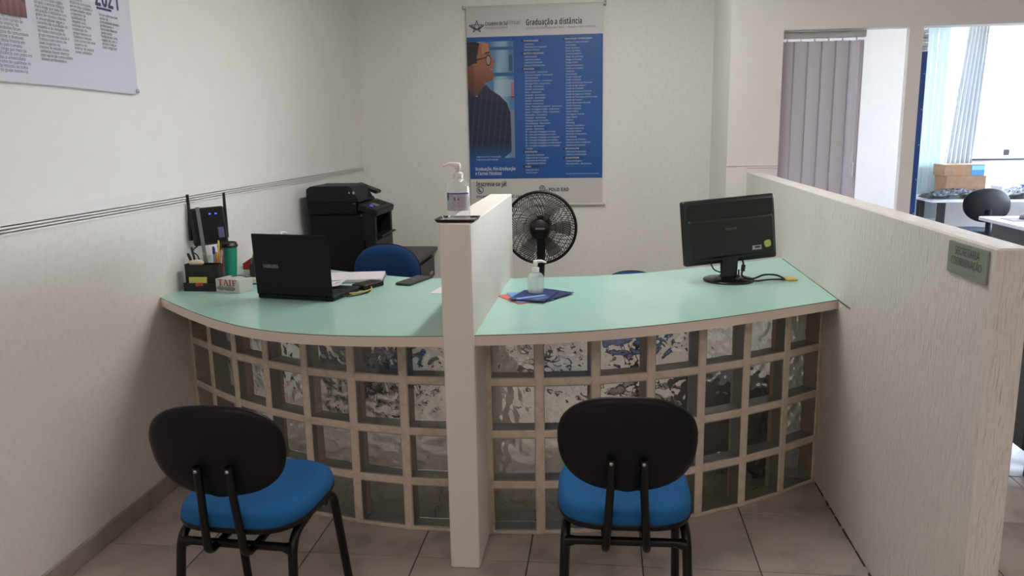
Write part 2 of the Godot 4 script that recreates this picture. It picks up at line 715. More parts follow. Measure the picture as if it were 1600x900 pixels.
func build_half_wall_and_divider() -> void:
	var rough = scratched_paint("half_wall_plaster", Color(0.87, 0.86, 0.84), 1.0)
	var st = S()
	rbox(st, Transform3D(Basis(), Vector3((XR + XR2) / 2, 0.606, (-1.932 + ZW) / 2)), Vector3(XR2 - XR, 1.212, -1.932 - ZW), 0.005)
	fixed(st, "wall_half", rough)
	st = S()
	var g := RandomNumberGenerator.new()
	g.seed = 19
	var zz := -3.29
	while zz < -2.0:
		var L := g.randf_range(0.03, 0.12)
		box(st, Vector3(XR - g.randf_range(0.0025, 0.007), 0.0, zz), Vector3(XR + 0.001, g.randf_range(0.003, 0.007), zz + L))
		zz += L * g.randf_range(0.9, 1.7)
	fixed(st, "baseboard_right", M("joint_dirt", Color(0.27, 0.23, 0.20), 0.9))
	st = S()
	zz = -4.12
	while zz < -3.16:
		var L := g.randf_range(0.05, 0.2)
		box(st, Vector3(XR - g.randf_range(0.0015, 0.003), HC - 0.002, zz), Vector3(XR + 0.001, HC + g.randf_range(0.0008, 0.0022), zz + L))
		zz += L
	fixed(st, "trim_5", M("joint_green_grey", Color(0.36, 0.38, 0.33), 0.9))
	st = S()
	rbox(st, Transform3D(Basis(), Vector3(-0.474, 0.6045, (-2.508 - 3.682) / 2)), Vector3(0.102, 1.209, 3.682 - 2.508), 0.004)
	fixed(st, "wall_divider", smooth_paint("divider_paint", Color(0.90, 0.885, 0.865)))

func build_counter() -> void:
	var beige = M("counter_edge_beige", Color(0.87, 0.82, 0.76), 0.55)
	var dark = M("counter_seam_brown", Color(0.22, 0.16, 0.12), 0.7)
	var green = M("counter_green", Color(1, 1, 1), 0.25)
	var g := Color(0.66, 0.82, 0.775)
	green.albedo_texture = noise_tex(0.01, 41, 256, false, 0.0, [g.darkened(0.02), g, g.lightened(0.02)])
	triplanar(green, Vector3(1, 1, 1))
	var fl := [Vector2(XL, -3.10), Vector2(-1.832, -3.076), Vector2(-1.578, -2.845), Vector2(-1.365, -2.677), Vector2(-1.174, -2.572), Vector2(-0.993, -2.522), Vector2(-0.81, -2.506), Vector2(-0.637, -2.510), Vector2(-0.525, -2.518)]
	var bl := [Vector2(-0.525, -3.545), Vector2(-0.83, -3.56), Vector2(-1.02, -3.62), Vector2(-1.4, -3.80), Vector2(XL, -4.10)]
	var fr := [Vector2(-0.423, -2.532), Vector2(-0.30, -2.551), Vector2(-0.132, -2.584), Vector2(0.038, -2.639), Vector2(0.214, -2.714), Vector2(0.399, -2.812), Vector2(0.599, -2.936), Vector2(0.734, -3.025), Vector2(XR, -3.137)]
	var br := [Vector2(XR, -4.17), Vector2(0.60, -3.95), Vector2(0.351, -3.80), Vector2(0.169, -3.70), Vector2(-0.125, -3.61), Vector2(-0.423, -3.555)]
	for side in [[fl, bl, "curved mint green counter top left of the divider, holding the laptop"], [fr, br, "curved mint green counter top right of the divider, holding the monitor"]]:
		var t = thing("counter_top", side[2], "counter", Vector3.ZERO, 0, "mint green counter tops")
		var o := curve2(side[0], 6)
		o.append_array(curve2(side[1], 4))
		var st = S()
		extrude_xz(st, o, 0.797, HC - 0.0032)
		fin(st, "edge_band", beige, t)
		st = S()
		extrude_xz(st, o, HC - 0.0032, HC - 0.0012)
		fin(st, "laminate_seam", dark, t)
		st = S()
		extrude_xz(st, o, HC - 0.0012, HC)
		fin(st, "laminate", green, t)

# ------------------------------------------------------------------ glass blocks
func wavy_pane(w: float, h: float, t: float, amp: float, seed_: int) -> ArrayMesh:
	# flat outer face at z = t/2, rippled inner face at z = -t/2
	var n := FastNoiseLite.new()
	n.noise_type = FastNoiseLite.TYPE_SIMPLEX_SMOOTH
	n.seed = seed_
	n.frequency = 1.0
	n.fractal_octaves = 2
	n.domain_warp_enabled = true
	n.domain_warp_amplitude = 0.8
	n.domain_warp_frequency = 0.6
	var st = S()
	var k := 26
	var face = func(i, j, back):
		var x := (float(i) / k - 0.5) * w
		var y := (float(j) / k - 0.5) * h
		if not back:
			return Vector3(x, y, t / 2)
		var edge := minf(minf(i, k - i), minf(j, k - j))
		var e := clampf(edge / 3.0, 0.0, 1.0)
		return Vector3(x, y, -t / 2 + amp * e * n.get_noise_2d(x * 30.0, y * 30.0))
	for back in [false, true]:
		st.set_smooth_group(5 if back else 4)
		for i in k:
			for j in k:
				var a: Vector3 = face.call(i, j, back)
				var b: Vector3 = face.call(i + 1, j, back)
				var c: Vector3 = face.call(i + 1, j + 1, back)
				var d: Vector3 = face.call(i, j + 1, back)
				if back:
					quad(st, a, d, c, b)
				else:
					quad(st, a, b, c, d)
	st.set_smooth_group(-1)
	var rim := [Vector2(-w / 2, -h / 2), Vector2(w / 2, -h / 2), Vector2(w / 2, h / 2), Vector2(-w / 2, h / 2)]
	for i in 4:
		var a: Vector2 = rim[i]
		var b: Vector2 = rim[(i + 1) % 4]
		quad(st, Vector3(a.x, a.y, -t / 2), Vector3(b.x, b.y, -t / 2), Vector3(b.x, b.y, t / 2), Vector3(a.x, a.y, t / 2))
	st.generate_normals()
	return st.commit()

func build_glass_blocks() -> void:
	var mortar = M("block_mortar", Color(1, 1, 1), 0.85)
	var mc := Color(0.82, 0.775, 0.705)
	mortar.albedo_texture = noise_tex(0.03, 51, 256, false, 0.0, [mc.darkened(0.12), mc, mc.lightened(0.06)])
	triplanar(mortar, Vector3(3, 3, 3))
	var glass = glass_solid("block_glass", Color(0.975, 0.975, 0.965))
	var rim = M("block_rim_glass", Color(0.60, 0.585, 0.56), 0.28)
	var left := [Vector2(-0.525, -2.752), Vector2(-0.735, -2.759), Vector2(-0.944, -2.793), Vector2(-1.148, -2.851), Vector2(-1.342, -2.939), Vector2(-1.522, -3.04), Vector2(-1.693, -3.168), Vector2(XL, -3.297)]
	var right := [Vector2(-0.423, -2.748), Vector2(-0.229, -2.762), Vector2(-0.025, -2.793), Vector2(0.178, -2.858), Vector2(0.373, -2.949), Vector2(0.555, -3.052), Vector2(0.732, -3.172), Vector2(XR, -3.312)]
	left.reverse()
	var panes := []
	for v in 4:
		panes.append(wavy_pane(0.1, 0.1, 0.0056, 0.0046, 60 + v))
	var plain_pane := wavy_pane(0.1, 0.1, 0.0042, 0.0003, 59)
	for half in [[left, "curved wall of glass blocks under the left counter top"], [right, "curved wall of glass blocks under the right counter top"]]:
		var t = thing("glass_block_wall", half[1], "glass wall", Vector3.ZERO, 0, "glass block counter fronts")
		var J: Array = half[0]
		var st = S()
		var depth := 0.078
		var jw := 0.0165       # half joint
		var tall := 0.797
		var rows := [0.014, 0.200, 0.400, 0.600, 0.797]
		# upright joints
		for i in J.size():
			var d: Vector2
			if i == 0:
				d = (J[1] - J[0]).normalized()
			elif i == J.size() - 1:
				d = (J[i] - J[i - 1]).normalized()
			else:
				d = ((J[i + 1] - J[i]).normalized() + (J[i] - J[i - 1]).normalized()).normalized()
			var B := Basis(Vector3(d.x, 0, d.y), Vector3.UP, Vector3(-d.y, 0, d.x))
			var half_w := jw
			var shift := 0.0
			if i == 0:
				shift = jw * 0.5
				half_w = jw * 0.5 + 0.004
			elif i == J.size() - 1:
				shift = -jw * 0.5
				half_w = jw * 0.5 + 0.004
			rbox(st, Transform3D(B, Vector3(J[i].x, tall / 2, J[i].y) + B.x * shift - B.z * depth / 2), Vector3(half_w * 2, tall, depth), 0.003)
		# level joints
		for i in J.size() - 1:
			var d: Vector2 = (J[i + 1] - J[i]).normalized()
			var L: float = (J[i + 1] - J[i]).length()
			var B := Basis(Vector3(d.x, 0, d.y), Vector3.UP, Vector3(-d.y, 0, d.x))
			var mid: Vector2 = (J[i] + J[i + 1]) / 2
			for r in rows.size():
				var y: float = rows[r]
				var hh := 0.015
				if r == 0:
					y = 0.008
					hh = 0.008
				elif r == rows.size() - 1:
					y = 0.789
					hh = 0.008
				rbox(st, Transform3D(B, Vector3(mid.x, y, mid.y) - B.z * depth / 2), Vector3(L - jw * 1.6, hh * 2, depth - 0.002), 0.003)
		fin(st, "mortar_grid", mortar, t)
		for i in J.size() - 1:
			var d: Vector2 = (J[i + 1] - J[i]).normalized()
			var L: float = (J[i + 1] - J[i]).length()
			var B := Basis(Vector3(d.x, 0, d.y), Vector3.UP, Vector3(-d.y, 0, d.x))
			var mid: Vector2 = (J[i] + J[i + 1]) / 2
			for r in 4:
				var y0: float = [0.016, 0.215, 0.415, 0.615][r]
				var y1: float = [0.185, 0.385, 0.585, 0.781][r]
				var bw: float = L - 2 * jw + 0.001
				var bh: float = y1 - y0 + 0.001
				var b := Node3D.new()
				b.name = "glass_block"
				t.add_child(b, true)
				b.transform = Transform3D(B, Vector3(mid.x, (y0 + y1) / 2, mid.y) - B.z * depth / 2)
				var ft := S()
				for s in [-1, 1]:
					box(ft, Vector3(s * bw / 2 - 0.003, -bh / 2, -depth / 2 + 0.002), Vector3(s * bw / 2 + 0.003, bh / 2, depth / 2 - 0.003))
					box(ft, Vector3(-bw / 2, s * bh / 2 - 0.003, -depth / 2 + 0.002), Vector3(bw / 2, s * bh / 2 + 0.003, depth / 2 - 0.003))
				fin(ft, "glass_rim", rim, b)
				for s in [1, -1]:
					var p := MeshInstance3D.new()
					p.name = "pane"
					p.mesh = plain_pane if s > 0 else panes[rng.randi() % 4]
					p.material_override = glass
					var turn := Basis(Vector3.UP, 0.0 if s > 0 else PI)
					p.transform = Transform3D(turn.scaled_local(Vector3((bw - 0.006) / 0.1, (bh - 0.006) / 0.1, 1)), Vector3(0, 0, s * (depth / 2 - 0.006)))
					b.add_child(p, true)

func build_sign() -> void:
	var t = thing("door_sign", "small grey green lettered sign on the end of the rough half wall", "sign", Vector3(XR, 1.1585, -2.073))
	# local frame: reads along +z of the room, faces the counter (-x)
	var B := Basis(Vector3(0, 0, 1), Vector3(0, 1, 0), Vector3(-1, 0, 0))
	B = B * Basis(Vector3(0, 0, 1), deg_to_rad(0.5))
	var st = S()
	slab(st, Transform3D(B, Vector3(0, 0, 0)), rrect(0.218, 0.082, 0.006, 4), 0.006, 0.0008)
	fin(st, "plate", M("sign_grey_green", Color(0.52, 0.56, 0.52), 0.38), t)
	st = S()
	text(st, "SECRETARIA", 0.026, Transform3D(B, B * Vector3(-0.066, 0.021, 0.0068)), false, 0.135)
	text(st, "COORDENAÇÃO", 0.026, Transform3D(B, B * Vector3(-0.084, -0.006, 0.0068)), false, 0.168)
	fin_text(st, "lettering", M("sign_letter_grey", Color(0.24, 0.26, 0.25), 0.5), t)
	st = S()
	for i in 22:
		if i in [4, 5, 11, 12, 13, 20]:
			continue
		for k in 3:
			if (i * 7 + k * 5) % 3 == 0:
				continue
			lathe(st, Transform3D(B * Basis(Vector3.RIGHT, PI / 2), B * Vector3(-0.062 + i * 0.0062, -0.024 - k * 0.0032, 0.006)), [Vector2(0.0011, 0), Vector2(0.0005, 0.0009)], 6)
	fin(st, "braille_dots", mats["sign_grey_green"], t)

# ------------------------------------------------------------------ printed things on the walls
func inside(p: Vector2, poly: PackedVector2Array) -> bool:
	return Geometry2D.is_point_in_polygon(p, poly)

func portrait_print() -> Image:
	# printed photograph on the poster: reader with glasses before a blurred bookshelf
	var W := 222
	var H := 540
	var im := Image.create(W, H, false, Image.FORMAT_RGB8)
	var P = func(a):
		var out := PackedVector2Array()
		for q in a:
			out.append(Vector2(q[0], q[1]))
		return out
	var hair: PackedVector2Array = P.call([[730, 68], [736, 65], [746, 65], [754, 68], [752, 74], [751, 82], [749, 90], [749, 98], [742, 99], [738, 102], [730, 102]])
	var face: PackedVector2Array = P.call([[752, 68], [762, 67], [768, 69], [769, 75], [769.5, 80], [771, 84], [774, 91], [778.5, 97], [778, 99.5], [774, 101], [775, 104], [773.5, 106], [775, 109], [774, 112], [776, 117], [775.5, 121], [773, 125], [767, 127], [761, 129], [760, 136], [764, 146], [730, 150], [730, 98], [748, 98], [751, 82]])
	var shirt: PackedVector2Array = P.call([[730, 138], [737, 141], [748, 150], [757, 136], [763, 131], [770, 139], [784, 148], [796, 160], [801, 174], [802, 200], [802, 236], [790, 246], [760, 246], [730, 246]])
	var n := FastNoiseLite.new()
	n.seed = 5
	n.frequency = 0.02
	for j in H:
		for i in W:
			var p := Vector2(734 + i / 3.0, 66 + j / 3.0)
			# blurred shelves
			var c := Color(0.30, 0.47, 0.64).lerp(Color(0.55, 0.69, 0.76), clampf(0.5 + 0.5 * sin(p.x * 0.16 + 1.2) + 0.3 * n.get_noise_2d(i, j * 0.3), 0, 1))
			if (p.y > 74 and p.y < 79) or (p.y > 113 and p.y < 119):
				c = Color(0.20, 0.36, 0.56)
			if p.x > 800 and p.x < 806 and p.y > 86 and p.y < 111:
				c = Color(0.24, 0.34, 0.40)
			if p.x > 803 and p.y > 128 and p.y < 152:
				c = Color(0.55, 0.14, 0.18)
			if p.x > 776 and p.y > 124 and p.y < 150:
				c = c.lerp(Color(0.72, 0.76, 0.82), 0.5)
			if p.y > 170 and p.x > 801:
				c = Color(0.46, 0.50, 0.60)
			if inside(p, face):
				c = Color(0.60, 0.39, 0.30).lerp(Color(0.40, 0.25, 0.21), clampf((p.y - 100) / 45.0, 0, 1))
				if p.x > 757 and p.y < 84:
					c = c.lerp(Color(0.80, 0.55, 0.42), 0.55)
				if p.x < 744 and p.y > 100:
					c = c.darkened(0.15)
				if p.distance_to(Vector2(772, 108)) < 2.4 and p.y < 109.5 and p.y > 106.5:
					c = Color(0.72, 0.45, 0.42)
			if inside(p, hair):
				c = Color(0.12, 0.12, 0.13).lerp(Color(0.22, 0.19, 0.18), clampf(0.5 + n.get_noise_2d(i * 3.0, j * 3.0), 0, 1))
			if inside(p, shirt):
				c = Color(0.10, 0.15, 0.24)
				if fmod(p.x + p.y * 0.12 + 200.0, 9.0) < 1.6:
					c = Color(0.18, 0.24, 0.34)
				if fmod(p.y - p.x * 0.2, 11.0) < 1.8:
					c = c.lerp(Color(0.26, 0.20, 0.28), 0.6)
				if p.y > 222:
					c = c.lerp(Color(0.12, 0.30, 0.53), clampf((p.y - 222) / 20.0, 0, 1))
			# glasses
			if absf(p.y - (94.5 - (p.x - 742) * 0.22)) < 0.9 and p.x > 741 and p.x < 764:
				c = Color(0.14, 0.12, 0.14)
			var dg := Vector2((p.x - 767.5) / 4.2, (p.y - 94) / 8.5).length()
			if dg < 1.0 and dg > 0.78:
				c = Color(0.13, 0.13, 0.17)
			elif dg <= 0.78:
				c = c.lerp(Color(0.70, 0.76, 0.86), 0.45)
			if p.x > 762 and p.x < 770 and absf(p.y - (83.5 - (p.x - 762) * 0.2)) < 1.0:
				c = Color(0.16, 0.12, 0.11)
			im.set_pixel(i, j, c)
	return im

func build_poster() -> void:
	var x0 := -1.008
	var x1 := -0.012
	var y0 := 0.945
	var y1 := 2.375
	var z := ZB + 0.022
	var t = thing("course_poster", "tall blue and white hanging poster with course lists and a reader in glasses", "poster", Vector3(0, 0, 0))
	var k := 1000.0     # picture cells per metre
	var W := int((x1 - x0) * k)
	var H := int((y1 - y0) * k)
	var im := Image.create(W, H, false, Image.FORMAT_RGB8)
	im.fill(Color(0.80, 0.79, 0.785))
	var blue := Color(0.115, 0.33, 0.60)
	var Y = func(y): return int((y1 - y) * k)
	im.fill_rect(Rect2i(0, Y.call(2.170), W, Y.call(1.137) - Y.call(2.170)), blue)
	var pr := portrait_print()
	pr.resize(int(0.345 * k), int(0.845 * k), Image.INTERPOLATE_BILINEAR)
	im.blit_rect(pr, Rect2i(0, 0, pr.get_width(), pr.get_height()), Vector2i(0, Y.call(2.137)))
	# lists
	var col1 := [["COMUNICAÇÃO", ["Jornalismo", "Publicidade e Propaganda", "Relações Públicas"]],
		["GESTÃO E NEGÓCIOS", ["Administração", "Ciências Contábeis", "Ciências Econômicas", "Relações Internacionais"]],
		["EDUCAÇÃO", ["Artes Visuais - Licenciatura", "Ciências Biológicas - Licenciatura", "Ciências Sociais", "Educação Especial - Licenciatura", "Educação Física - Licenciatura", "Filosofia - Licenciatura", "Filosofia - Bacharelado", "Física - Licenciatura", "Geografia - Licenciatura", "Geografia - Bacharelado", "História - Bacharelado", "História - Licenciatura", "Letras - Português e Espanhol - Licenciatura", "Letras - Português e Inglês - Licenciatura", "Letras - Português e Libras - Licenciatura", "Matemática - Licenciatura", "Pedagogia - Licenciatura", "Pedagogia para Licenciados", "Psicopedagogia - Bacharelado", "Química - Bacharelado", "Química - Licenciatura", "R2 - Formação Pedagógica em Artes", "R2 - Formação Pedagógica em Física", "R2 - Formação Pedagógica em Geografia", "R2 - Formação Pedagógica em História", "R2 - Formação Pedagógica em Matemática", "R2 - Formação Pedagógica em Português", "Teologia"]],
		["ENGENHARIA", ["Engenharia Ambiental", "Engenharia de Computação", "Engenharia de Produção", "Engenharia de Software"]],
		["SAÚDE", ["Educação Física", "Serviço Social"]]]
	var col2 := [["GRADUAÇÃO TECNOLÓGICA", ["Análise e Desenvolvimento", "de Sistemas", "Banco de Dados", "Ciência de Dados", "Comércio Exterior", "Design de Interiores", "Design de Produto", "Design Gráfico", "Empreendedorismo", "Estética e Cosmética", "Fotografia", "Gastronomia", "Gestão Ambiental", "Gestão Comercial", "Gestão da Produção Industrial", "Gestão de Agronegócio", "Gestão de Qualidade", "Gestão de Recursos Humanos", "Gestão de Segurança Privada", "Gestão de Tecnologia da Informação", "Gestão de Turismo", "Gestão Desportiva e de Lazer", "Gestão Financeira", "Gestão Hospitalar", "Gestão Pública", "Investigação Criminal", "Jogos Digitais", "Logística", "Marketing", "Negócios Imobiliários", "Processos Gerenciais", "Produção Cultural", "Redes de Computadores", "Secretariado", "Segurança do Trabalho", "Serviços Jurídicos e Notariais", "Sistemas para Internet"]],
		["BACHARELADO", ["Ciência da Computação", "Sistemas de Informação"]],
		["LICENCIATURA", ["Ciências Biológicas", "Educação Física - Bacharelado"]]]
	var head := S()
	var list := S()
	for c in [[col1, -0.590, 2.134, 1.184], [col2, -0.288, 2.140, 1.246]]:
		var n := 0
		for sec in c[0]:
			n += 1 + sec[1].size()
		var pitch: float = (c[2] - c[3]) / (n - 1 + 0.35 * (c[0].size() - 1))
		var y: float = c[2]
		for sec in c[0]:
			# printed navy bar that fades out to the right
			for b in 20:
				var f := clampf(1.5 - b / 12.0, 0.0, 1.0)
				im.fill_rect(Rect2i(int((c[1] - 0.012 - x0) * k) + b * 9, Y.call(y + 0.0095), 9, 19), blue.lerp(Color(0.08, 0.15, 0.30), f))
			text(head, sec[0], 0.0150, Transform3D(Basis(), Vector3(c[1], y, z + 0.0012)), true)
			y -= pitch * 1.15
			for s in sec[1]:
				text(list, s, 0.0140, Transform3D(Basis(), Vector3(c[1] + 0.008, y, z + 0.0012)))
				y -= pitch
			y -= pitch * 0.2
	text(list, "Engenharia de Computação", 0.0150, Transform3D(Basis(), Vector3(-0.955, 1.303, z + 0.0012)))
	text(list, "Engenharia de Produção", 0.0150, Transform3D(Basis(), Vector3(-0.955, 1.281, z + 0.0012)))
	text(list, "Consulte a oferta de cursos no polo de sua cidade", 0.011, Transform3D(Basis(), Vector3(-0.285, 1.170, z + 0.0012)))
	var st = S()
	# canvas with a faint sag between the rods
	var sag = func(u, v): return Vector3(0, 0, 0.0006 * sin(u * 9.0) * sin(v * PI) - 0.0006)
	sheet("canvas", picture(im, "poster_print", 0.45), t, Transform3D(Basis(), Vector3(x0, y0, z)), x1 - x0, y1 - y0, 14, sag)
	fin_text(list, "course_list", M("print_white", Color(0.80, 0.84, 0.90), 0.5), t)
	fin_text(head, "list_headings", mats["print_white"], t)
	st = S()
	text(st, "Graduação, Pós-Graduação", 0.034, Transform3D(Basis(), Vector3(-0.968, 1.212, z + 0.0012)), true, 0.305)
	text(st, "e Cursos Técnicos", 0.034, Transform3D(Basis(), Vector3(-0.968, 1.178, z + 0.0012)), true, 0.200)
	fin_text(st, "blue_field_lettering", mats["print_white"], t)
	st = S()
	text(st, "Graduação a distância", 0.058, Transform3D(Basis(), Vector3(-0.568, 2.262, z + 0.0012)), true, 0.405)
	text(st, "Cruzeiro do Sul", 0.038, Transform3D(Basis(), Vector3(-0.868, 2.262, z + 0.0012)), true, 0.168)
	text(st, "Inscreva-se já!", 0.048, Transform3D(Basis(), Vector3(-0.965, 1.098, z + 0.0012)), true, 0.232)
	text(st, "POLO EAD", 0.036, Transform3D(Basis(), Vector3(-0.412, 1.052, z + 0.0012)), true, 0.150)
	text(st, "cruzeirodosulvirtual.com.br", 0.032, Transform3D(Basis(), Vector3(-0.965, 1.004, z + 0.0012)), true, 0.40)
	fin_text(st, "dark_lettering", M("print_dark", Color(0.14, 0.15, 0.20), 0.5), t)
	st = S()
	text(st, "Virtual", 0.038, Transform3D(Basis(), Vector3(-0.694, 2.266, z + 0.0012)), false, 0.080)
	text(st, "EDUCAÇÃO A DISTÂNCIA", 0.018, Transform3D(Basis(), Vector3(-0.868, 2.232, z + 0.0012)), false, 0.165)
	text(st, "Cursos reconhecidos pelo MEC  -  Estude onde você está", 0.019, Transform3D(Basis(), Vector3(-0.568, 2.222, z + 0.0012)), false, 0.505)
	fin_text(st, "grey_lettering", M("print_grey", Color(0.36, 0.37, 0.42), 0.5), t)
	# printed star emblem, telephone and map marks
	st = S()
	var sc := Vector3(-0.930, 2.243, z + 0.0022)
	for i in 5:
		var a := PI / 2 + TAU * i / 5.0
		var b := PI / 2 + TAU * (i + 2) / 5.0
		tube(st, [sc + Vector3(cos(a), sin(a), 0) * 0.046, sc + Vector3(cos(b), sin(b), 0) * 0.046], 0.0022, 5)
	var sw := []
	for i in 9:
		var u := i / 8.0
		sw.append(sc + Vector3(-0.055 + 0.11 * u, 0.012 - 0.03 * sin(u * PI), 0.001))
	tube(st, sw, 0.004, 5)
	fin(st, "star_emblem", M("print_slate", Color(0.30, 0.32, 0.38), 0.5), t)
	st = S()
	for q in [[Vector3(-0.936, 1.052, z + 0.002), 0.025]]:
		var ring := []
		for i in 25:
			ring.append(q[0] + Vector3(cos(TAU * i / 24.0), sin(TAU * i / 24.0), 0) * q[1])
		tube(st, ring, 0.0024, 5, false)
	tube(st, curve([Vector3(-0.944, 1.064, z + 0.002), Vector3(-0.944, 1.052, z + 0.002), Vector3(-0.936, 1.044, z + 0.002), Vector3(-0.925, 1.042, z + 0.002)], 4), 0.0045, 5)
	fin(st, "telephone_mark", mats["print_dark"], t)
	st = S()
	var pin := []
	for i in 15:
		var a := -PI / 2 + 0.55 + (TAU - 1.1) * i / 14.0
		pin.append(Vector3(-0.462, 1.062, z + 0.002) + Vector3(cos(a), sin(a), 0) * 0.020)
	pin.append(Vector3(-0.462, 1.022, z + 0.002))
	pin.append(pin[0])
	tube(st, pin, 0.0024, 5, false)
	var dot := []
	for i in 13:
		dot.append(Vector3(-0.462, 1.062, z + 0.002) + Vector3(cos(TAU * i / 12.0), sin(TAU * i / 12.0), 0) * 0.008)
	tube(st, dot, 0.002, 5, false)
	tube(st, [Vector3(-0.440, 1.050, z + 0.002), Vector3(-0.424, 1.050, z + 0.002)], 0.002, 5)
	fin(st, "map_mark", mats["print_dark"], t)
	# rods with end caps and the hook
	st = S()
	tube(st, [Vector3(x0 - 0.022, y1 + 0.004, ZB + 0.014), Vector3(x1 + 0.022, y1 + 0.004, ZB + 0.014)], 0.010, 10)
	fin(st, "hanging_rod", M("poster_rod", Color(0.80, 0.79, 0.77), 0.5), t)
	st = S()
	tube(st, [Vector3(x0 - 0.006, y0 - 0.004, ZB + 0.016), Vector3(x1 + 0.022, y0 - 0.004, ZB + 0.016)], 0.011, 10)
	fin(st, "hanging_rod", mats["poster_rod"], t)
	st = S()
	rbox(st, Transform3D(Basis(), Vector3(x1 + 0.016, y1 + 0.006, ZB + 0.012)), Vector3(0.014, 0.034, 0.022), 0.003)
	fin(st, "end_cap", M("rod_cap", Color(0.66, 0.65, 0.63), 0.5), t)
	st = S()
	rbox(st, Transform3D(Basis(), Vector3(x0 - 0.020, y1 + 0.004, ZB + 0.012)), Vector3(0.012, 0.030, 0.022), 0.003)
	fin(st, "end_cap", mats["rod_cap"], t)

func build_banner() -> void:
	var t = thing("history_banner", "white vinyl banner with text columns on the upper left wall", "banner")
	var x := XL + 0.012
	var B := Basis(Vector3(0, 0, -1), Vector3(0, 1, 0), Vector3(1, 0, 0))   # reads away from the camera
	# banner runs past the frame: z from -1.75 to -3.07, y from 1.66 to 2.6
	var im := Image.create(64, 64, false, Image.FORMAT_RGB8)
	im.fill(Color(0.80, 0.81, 0.86))
	var wave = func(u, v): return Vector3(0, 0.012 * sin(u * PI), 0.0008 * sin(u * 7.0 + v * 3.0))
	sheet("vinyl_sheet", picture(im, "banner_vinyl", 0.42), t, Transform3D(B, Vector3(x, 1.661, -1.75)), 1.318, 0.94, 16, wave)
	var ph := Image.create(96, 64, false, Image.FORMAT_RGB8)
	for j in 64:
		for i in 96:
			var c := Color(0.50, 0.48, 0.47)
			if i > 60:
				c = Color(0.28, 0.27, 0.25) if (i / 9) % 2 == 0 else Color(0.36, 0.34, 0.31)
			if i > 46 and i < 58 and j < 44:
				c = Color(0.72, 0.75, 0.74)
			if j > 38 + absf(i - 50) * 0.30:
				c = Color(0.55, 0.36, 0.36).lerp(Color(0.40, 0.20, 0.22), clampf((j - 44) / 20.0 + 0.2 * sin(i * 0.6), 0, 1))
			ph.set_pixel(i, j, c)
	sheet("printed_picture", picture(ph, "banner_photo", 0.45), t, Transform3D(B, Vector3(x + 0.0016, 1.876, -2.22)), 0.262, 0.24)
	var words := "instituição do grupo nasceu na cidade e cresceu com cursos de nível superior no interior do estado novas unidades foram abertas com apoio da comunidade alunos professores e diretores fizeram parte desta história em cada região do país o ensino chegou mais longe por meio da educação a distância com polos em muitas cidades a universidade segue o caminho da qualidade do respeito e da inclusão de todos".split(" ")
	var at := 0
	var ink = M("banner_ink", Color(0.30, 0.30, 0.38), 0.6)
	for c in [[-2.268, -2.505, 1.875, 1.703], [-2.525, -2.69, 2.05, 1.748], [-2.705, -2.842, 2.05, 1.790], [-2.866, -2.985, 1.940, 1.822]]:
		var st = S()
		var wide: float = c[0] - c[1]
		var y: float = c[2]
		while y > c[3] - 0.002:
			var line := ""
			var most: int = int(wide / 0.0066)
			while line.length() + words[at % words.size()].length() < most:
				line += words[at % words.size()] + " "
				at += 1
			text(st, line.strip_edges(), 0.0135, Transform3D(B, Vector3(x + 0.0016, y, c[0])))
			y -= 0.0128
		fin_text(st, "text_column", ink, t)
	var st = S()
	text(st, "2021", 0.098, Transform3D(B, Vector3(x + 0.0016, 2.003, -2.851)), true, 0.142)
	fin_text(st, "year_lettering", M("banner_navy", Color(0.20, 0.20, 0.38), 0.5), t)
	st = S()
	box(st, Vector3(x + 0.0005, 1.958, -2.945), Vector3(x + 0.0018, 1.966, -2.857))
	fin(st, "underline_bar", mats["banner_navy"], t)
	# eyelet and nail in the corner
	st = S()
	var ring := []
	for i in 17:
		ring.append(Vector3(x + 0.007, 1.676 + 0.007 * sin(TAU * i / 16.0), -3.056 + 0.007 * cos(TAU * i / 16.0)))
	tube(st, ring, 0.0022, 6, false)
	tube(st, [Vector3(XL - 0.002, 1.672, -3.056), Vector3(XL + 0.026, 1.670, -3.056)], 0.0025, 6)
	fin(st, "eyelet", M("nickel", Color(0.75, 0.75, 0.74), 0.3, 1.0), t)

# ------------------------------------------------------------------ chairs
func egg(w: float, h: float, p := 2.6, taper := 0.0, n := 44) -> PackedVector2Array:
	# rounded outline; taper narrows the lower end
	var o := PackedVector2Array()
	for i in n:
		var a := TAU * i / n
		var c := cos(a)
		var s := sin(a)
		var y := signf(s) * pow(absf(s), 2.0 / p) * h / 2
		var x := signf(c) * pow(absf(c), 2.0 / p) * w / 2
		o.append(Vector2(x * (1.0 + taper * (y / h)), y))
	return o

